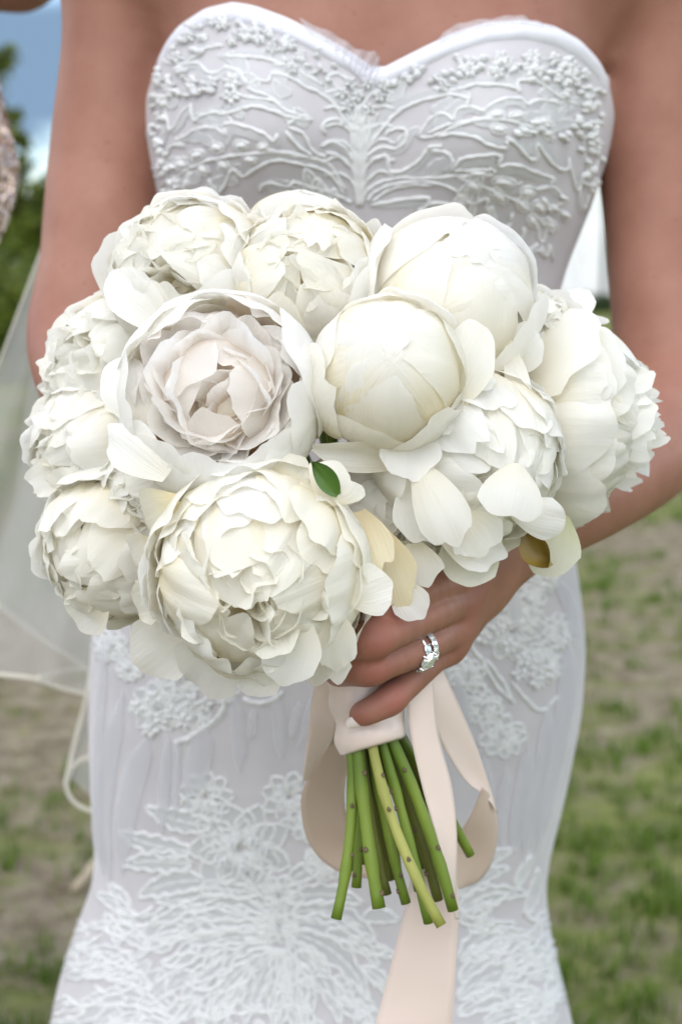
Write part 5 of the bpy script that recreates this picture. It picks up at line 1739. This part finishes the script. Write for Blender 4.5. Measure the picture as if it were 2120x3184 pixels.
# rolled lower edge
last = rows[-1]; cc_ = wrap_bot
rows.append([p + (cc_ - p) * .12 + ax * .0012 for p in last])
rows.append([p + (cc_ - p) * .22 - ax * .004 for p in last])
mb.grid(rows, closed_u=True)
mb.build('ribbon_wrap', M['satin'], bouquet)
def stem_obj(x0, y0, x1, y1, bx, Y0, Y1, r_, mat, seed, scars=3):
    rs = random.Random(seed)
    Y0 += .008
    x0 = 1160 + (x0 - 1160) * .82
    a, b = P(x0, y0, Y0), P(x1, y1, Y1)
    top = wrap_top.lerp(wrap_bot, .35) + (a - wrap_bot) * .8
    pts = [top]
    q = [P(x0 + (x1 - x0) * t + bx * 4 * t * (1 - t), y0 + (y1 - y0) * t, Y0 + (Y1 - Y0) * t) for t in np.linspace(0, 1, 12)]
    pts += q
    m_ = MB()
    rad = [r_] + [r_ * (1.0 + .05 * math.sin(i * 1.7 + seed) + (.12 if i % 5 == 3 else 0)) for i in range(12)]
    m_.tube(pts, rad, 12)
    o = m_.build('stem', M[mat], bouquet)
    for k in range(scars):
        t = rs.uniform(.12, .95)
        i = int(t * 10) + 1
        p = q[i]
        side = Vector((rs.uniform(-1, 1), -.7, rs.uniform(-.2, .2))).normalized()
        d = (q[min(i + 1, 11)] - q[i - 1]).normalized()
        s_ = (side - d * side.dot(d)).normalized()
        mm = MB()
        mm.tube([p + s_ * r_ * .6, p + s_ * r_ * 1.15 + d * .0006, p + s_ * r_ * 1.3 - d * .0012], [r_ * .42, r_ * .42, r_ * .12], 7)
        mm.build('leaf_scar', M['node'], o)
    return o
STEMS = [(1075, 2300, 1045, 2858, 22, .745, .725, .0030, 'stem', 1), (1100, 2310, 1178, 2825, -6, .742, .722, .0036, 'stem', 2), (1155, 2310, 1372, 2880, -28, .738, .705, .0029, 'stem_pale', 3), (1190, 2300, 1332, 2872, 6, .744, .730, .0029, 'stem', 4),
         (1225, 2290, 1408, 2832, 14, .746, .735, .0033, 'stem', 5), (1090, 2310, 1085, 2705, 14, .755, .755, .0029, 'stem_dark', 6), (1120, 2310, 1203, 2782, -10, .752, .745, .0027, 'stem_dark', 7), (1105, 2310, 1132, 2685, 10, .76, .77, .0024, 'stem_dark', 8),
         (1210, 2300, 1362, 2800, 8, .758, .755, .0030, 'stem_dark', 9), (1250, 2280, 1462, 2660, 8, .762, .775, .0028, 'stem', 10), (1170, 2310, 1242, 2750, 4, .765, .775, .0025, 'stem_dark', 11), (1255, 2275, 1350, 2560, 10, .765, .77, .0034, 'stem_dark', 12), (1140, 2310, 1215, 2735, -4, .768, .78, .0026, 'stem_dark', 13),
         (1095, 2310, 1108, 2760, 8, .757, .748, .0028, 'stem', 14), (1150, 2310, 1262, 2810, -8, .750, .742, .0028, 'stem', 15), (1205, 2300, 1300, 2770, 6, .762, .765, .0027, 'stem', 16), (1130, 2310, 1160, 2740, -2, .762, .766, .0026, 'stem', 17), (1235, 2290, 1385, 2740, 10, .768, .772, .0027, 'stem_dark', 18), (1180, 2310, 1310, 2700, 2, .772, .785, .0026, 'stem_dark', 19)]
for s_ in STEMS: stem_obj(*s_)

def ribbon(left, right, name='ribbon_tail', n=60, m_=9, camber=.0015, mat='satin'):
    """left and right: edge points (px, py, Y)"""
    a, b = spline(left, n), spline(right, n)
    rows = []
    for i in range(n):
        pa, pb = P(*a[i]), P(*b[i])
        nn = (pb - pa).cross(Vector((0, 0, 1)))
        nn = nn.normalized() if nn.length > 1e-6 else Vector((0, -1, 0))
        rows.append([pa.lerp(pb, j / (m_ - 1)) + nn * camber * math.sin(PI * j / (m_ - 1)) * math.sin(i * .13) for j in range(m_)])
    q = MB(); q.grid(rows)
    o = q.build(name, M[mat], bouquet)
    sm = o.modifiers.new('thickness', 'SOLIDIFY'); sm.thickness = .0005; sm.offset = 0
    return o
# left loop: front face coming down, turning, and its inner face going back behind the stems
ribbon([(985, 2105, .775), (968, 2180, .780), (952, 2330, .79), (940, 2430, .80)], [(1040, 2100, .765), (1045, 2200, .775), (1040, 2290, .79), (968, 2420, .815)], 'ribbon_loop')
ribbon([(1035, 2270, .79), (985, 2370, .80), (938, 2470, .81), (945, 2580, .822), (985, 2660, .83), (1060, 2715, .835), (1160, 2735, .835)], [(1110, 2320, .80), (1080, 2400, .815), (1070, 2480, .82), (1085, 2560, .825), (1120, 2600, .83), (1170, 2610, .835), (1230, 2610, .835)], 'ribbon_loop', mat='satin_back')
# right loop
ribbon([(1290, 2080, .775), (1320, 2180, .775), (1372, 2310, .785), (1440, 2420, .80), (1500, 2470, .81)], [(1372, 2075, .79), (1425, 2190, .795), (1480, 2320, .805), (1520, 2440, .815), (1546, 2530, .822)], 'ribbon_loop')
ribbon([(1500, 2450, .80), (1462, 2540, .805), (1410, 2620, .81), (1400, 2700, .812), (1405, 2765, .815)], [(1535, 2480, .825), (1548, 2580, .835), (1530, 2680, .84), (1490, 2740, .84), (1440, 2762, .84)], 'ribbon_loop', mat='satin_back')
# tails
ribbon([(1262, 2130, .755), (1275, 2280, .752), (1318, 2470, .750), (1370, 2650, .748), (1398, 2780, .750), (1415, 2860, .760)], [(1345, 2110, .765), (1362, 2280, .762), (1405, 2450, .760), (1420, 2600, .758), (1418, 2730, .76), (1420, 2860, .772)], 'ribbon_tail')
ribbon([(1290, 2640, .79), (1268, 2780, .79), (1240, 2900, .79), (1195, 3080, .79), (1150, 3260, .79), (1080, 3600, .80)], [(1400, 2620, .785), (1425, 2780, .78), (1422, 2900, .78), (1412, 3080, .78), (1400, 3260, .785), (1370, 3600, .80)], 'ribbon_tail')

# a leaf poking out between the blooms, brown sepal below the right-hand blooms
def leafy(name, base, tip, width, face, mat, bend=.5, seed=1, cup=.5):
    b, t = Vector(base), Vector(tip)
    r = random.Random(seed)
    rows, al, ac = free_petal((t - b).length, width, r, bend, cup, .03, .0, pointed=True)
    y = (t - b).normalized(); z = Vector(face); z = (z - y * z.dot(y)).normalized(); x = y.cross(z)
    m = Matrix((x, y, z)).transposed()
    rows = [[b + m @ q for q in row] for row in rows]
    return grid_obj(name, rows, al, ac, mat, bouquet)
leafy('leaf', P(1050, 1540, .69), P(974, 1435, .680), .011, (.3, -1, .2), 'leaf', .3, 2)
leafy('sepal', P(1630, 1655, .765), P(1712, 1768, .758), .017, (-.3, -1, -.2), 'sepal', .5, 3, 1.0)
leafy('sepal', P(1462, 1760, .775), P(1490, 1785, .77), .003, (0, -1, 0), 'leaf', .6, 4)

# ------------------------------------------------------------------ rings on the ring finger
M['silver'] = simple_mat('white_gold', (0.72, 0.71, 0.70), (0.78, 0.77, 0.76), 40, 0.18, metallic=1.0)
def gem_mat():
    m, t, out = new_mat('diamond')
    b = node(t, 'ShaderNodeBsdfPrincipled')
    col, f, _ = noise_color(t, (0.55, 0.62, 0.64), (0.95, 0.97, 1.0), 900, 2, .4, .6)
    t.links.new(col, b.inputs['Base Color'])
    b.inputs['Roughness'].default_value = .05
    b.inputs['Metallic'].default_value = .55
    b.inputs['IOR'].default_value = 2.2
    t.links.new(b.outputs['BSDF'], out.inputs['Surface'])
    return m
M['diamond'] = gem_mat()
def ring(t, tilt, rad, thick, gems, label, big=0.0):
    a, b = Vector(HAND['ring'][1]), Vector(HAND['ring'][2])
    c = a.lerp(b, t)
    d = (b - a).normalized()
    d = (d + Vector(tilt)).normalized()
    vw = (CAMP - c); vw = (vw - d * vw.dot(d)).normalized()
    sd = d.cross(vw)
    root = empty('ring', c, None, label, 'ring')
    m_ = MB()
    pts = [c + (vw * math.cos(q) + sd * math.sin(q)) * rad for q in np.linspace(0, 2 * PI, 41)]
    m_.tube(pts, thick, 8, caps=False)
    m_.build('band', M['silver'], root)
    for (ang, size) in gems:
        p = c + (vw * math.cos(ang) + sd * math.sin(ang)) * (rad + thick * .9)
        n = (p - c).normalized(); u = d; w_ = n.cross(u)
        g = MB()
        ringp = lambda rr_, hh, k0: [p + n * hh + (u * math.cos(2 * PI * (k + k0) / 8) + w_ * math.sin(2 * PI * (k + k0) / 8)) * rr_ for k in range(8)]
        lay = [ringp(size * .15, -size * .7, 0), ringp(size, 0, 0), ringp(size * .95, size * .12, .5), ringp(size * .55, size * .42, 0)]
        g.grid(lay, closed_u=True)
        g.f.append(tuple(range(len(g.v) - 8, len(g.v))))
        g.build('diamond', M['diamond'], root, smooth=False)
        if size > .0015:
            pr = MB()
            for k in range(4):
                a_ = PI / 4 + k * PI / 2
                q0 = p + (u * math.cos(a_) + w_ * math.sin(a_)) * size * 1.0
                pr.tube([q0 - n * size * .8, q0 + n * size * .3], size * .14, 5)
            pr.build('prongs', M['silver'], root)
    return root
ring(.08, (0, 0, 0), .0106, .0010, [(a, .0022) for a in np.linspace(-.75, 1.35, 7)], 'diamond-studded band nearest the knuckle of her ring finger')
ring(.24, (.05, 0, 0), .0103, .0011, [(-.85, .0056), (-.2, .0028), (-1.45, .0028)], 'ring with one large diamond beside the studded band')
# ------------------------------------------------------------------ a second person beside her, only a sliver in view
M['sequin_cloth'] = simple_mat('blush_sequin_cloth', (0.42, 0.29, 0.24), (0.55, 0.40, 0.34), 60, 0.45)
M['sequin'] = simple_mat('sequins', (0.72, 0.50, 0.42), (0.95, 0.76, 0.68), 220, 0.22, metallic=.55)
GY = 1.62
gx = P(-345, 520, GY).x
guest = empty('person', (gx, GY, 0), None, 'guest in a blush sequinned dress standing close beside the bride', 'person')
lean_x = lambda z: gx - .11 * float(smooth01((1.17 - z) / .3))         # she leans towards the bride
gz = lambda py: P(0, py, GY).z
Fg = Field((gx - .40, GY - .26, -.01), (gx + .42, GY + .26, 1.80), .007)
sh = gz(-60)
Fg.chain([(gx - .09, GY, .95), (gx - .02, GY, 1.10), (gx, GY, sh - .04)], [.11, .10, .095], .03, .05)
for s_ in (-1, 1):
    Fg.chain([(gx - .10 + s_ * .06, GY, .92), (gx - .12 + s_ * .06, GY, .48), (gx - .14 + s_ * .06, GY + .02, .10), (gx - .14 + s_ * .07, GY - .06, .03)], [.09, .055, .035, .033], .03, .03)
Fg.chain([(gx - .17, GY, sh), (gx, GY, sh + .05), (gx + .15, GY, sh + .02)], [.045, .05, .045], .04, .04)
Fg.chain([(gx, GY, sh + .05), (gx, GY - .01, sh + .14)], [.05, .048], .03)
Fg.ellipsoid((gx, GY - .01, sh + .24), (.075, .092, .115), .02)
Fg.chain([(gx, GY - .10, sh + .235), (gx, GY - .115, sh + .205)], [.006, .010], .01)
# near arm reaches up and over towards the bride's back; its underside shows in the corner
Fg.chain([(gx + .15, GY, sh + .02), P(-60, -150, GY - .03), P(120, -215, GY - .06), P(330, -240, GY - .04)], [.045, .042, .036, .026], .03, .008)
Fg.chain([P(330, -170, GY - .04), P(420, -175, GY - .03)], [.026, .018], .01)
for k in range(4):
    Fg.chain([P(420, -195 + 14 * k, GY - .03), P(500, -190 + 16 * k, GY - .035)], [.009, .007], .004)
Fg.chain([P(370, -190, GY - .04), P(430, -230, GY - .045)], [.010, .008], .004)
Fg.chain([(gx - .17, GY, sh), (gx - .22, GY + .02, sh - .27), (gx - .20, GY - .05, sh - .5), (gx - .19, GY - .07, sh - .58)], [.044, .036, .026, .02], .03, .03)
vg, fg = surface_nets(Fg.V, Fg.lo, Fg.h)
mesh_obj('body', vg, fg, M['skin'], guest)
FH2 = Field((gx - .14, GY - .15, sh + .05), (gx + .14, GY + .16, sh + .42), .007)
FH2.ellipsoid((gx, GY + .022, sh + .265), (.086, .094, .115), .02)
FH2.ellipsoid((gx, GY + .06, sh + .16), (.07, .05, .09), .03)
vh2, fh2 = surface_nets(FH2.V, FH2.lo, FH2.h)
mesh_obj('hair', vh2, fh2, M['hair'], guest)
# dress: fitted to the knee
def gpt(u, z):
    zz = [0.42, .7, .92, 1.05, gz(520), gz(330), gz(200), sh - .03]
    half = [.17, .15, .13, .11, P(45, 520, GY).x - gx, P(-2, 330, GY).x - gx, P(-30, 200, GY).x - gx, .105]
    dep = [.13, .14, .135, .11, .135, .125, .115, .10]
    order = np.argsort(zz)
    a = np.interp(z, np.array(zz)[order], np.array(half)[order]); b = np.interp(z, np.array(zz)[order], np.array(dep)[order])
    return Vector((lean_x(z) + a * math.cos(u), GY - b * math.sin(u), z))
mb = MB()
mb.grid([[gpt(2 * math.pi * j / 72, z) for j in range(72)] for z in np.linspace(.42, sh - .03, 90)], closed_u=True)
gd = mb.build('dress', M['sequin_cloth'], guest)
sv, sf = [], []
rq = random.Random(3)
for i in range(9000):
    u = rq.uniform(-1.2, 1.9); z = rq.uniform(.6, sh - .04)
    p = gpt(u, z); n = Vector((math.cos(u), -math.sin(u), rq.gauss(0, .25))); n = (n + Vector((rq.gauss(0, .3), rq.gauss(0, .3), rq.gauss(0, .3)))).normalized()
    x = n.orthogonal().normalized(); y = n.cross(x)
    k0 = len(sv)
    p = p + n * .002
    for k in range(6):
        a = 2 * math.pi * k / 6
        sv.append(p + (x * math.cos(a) + y * math.sin(a)) * .0042)
    sf.append(tuple(range(k0, k0 + 6)))
o = mesh_obj('sequins', sv, sf, M['sequin'], gd, smooth=False)
tag(o, kind='stuff')
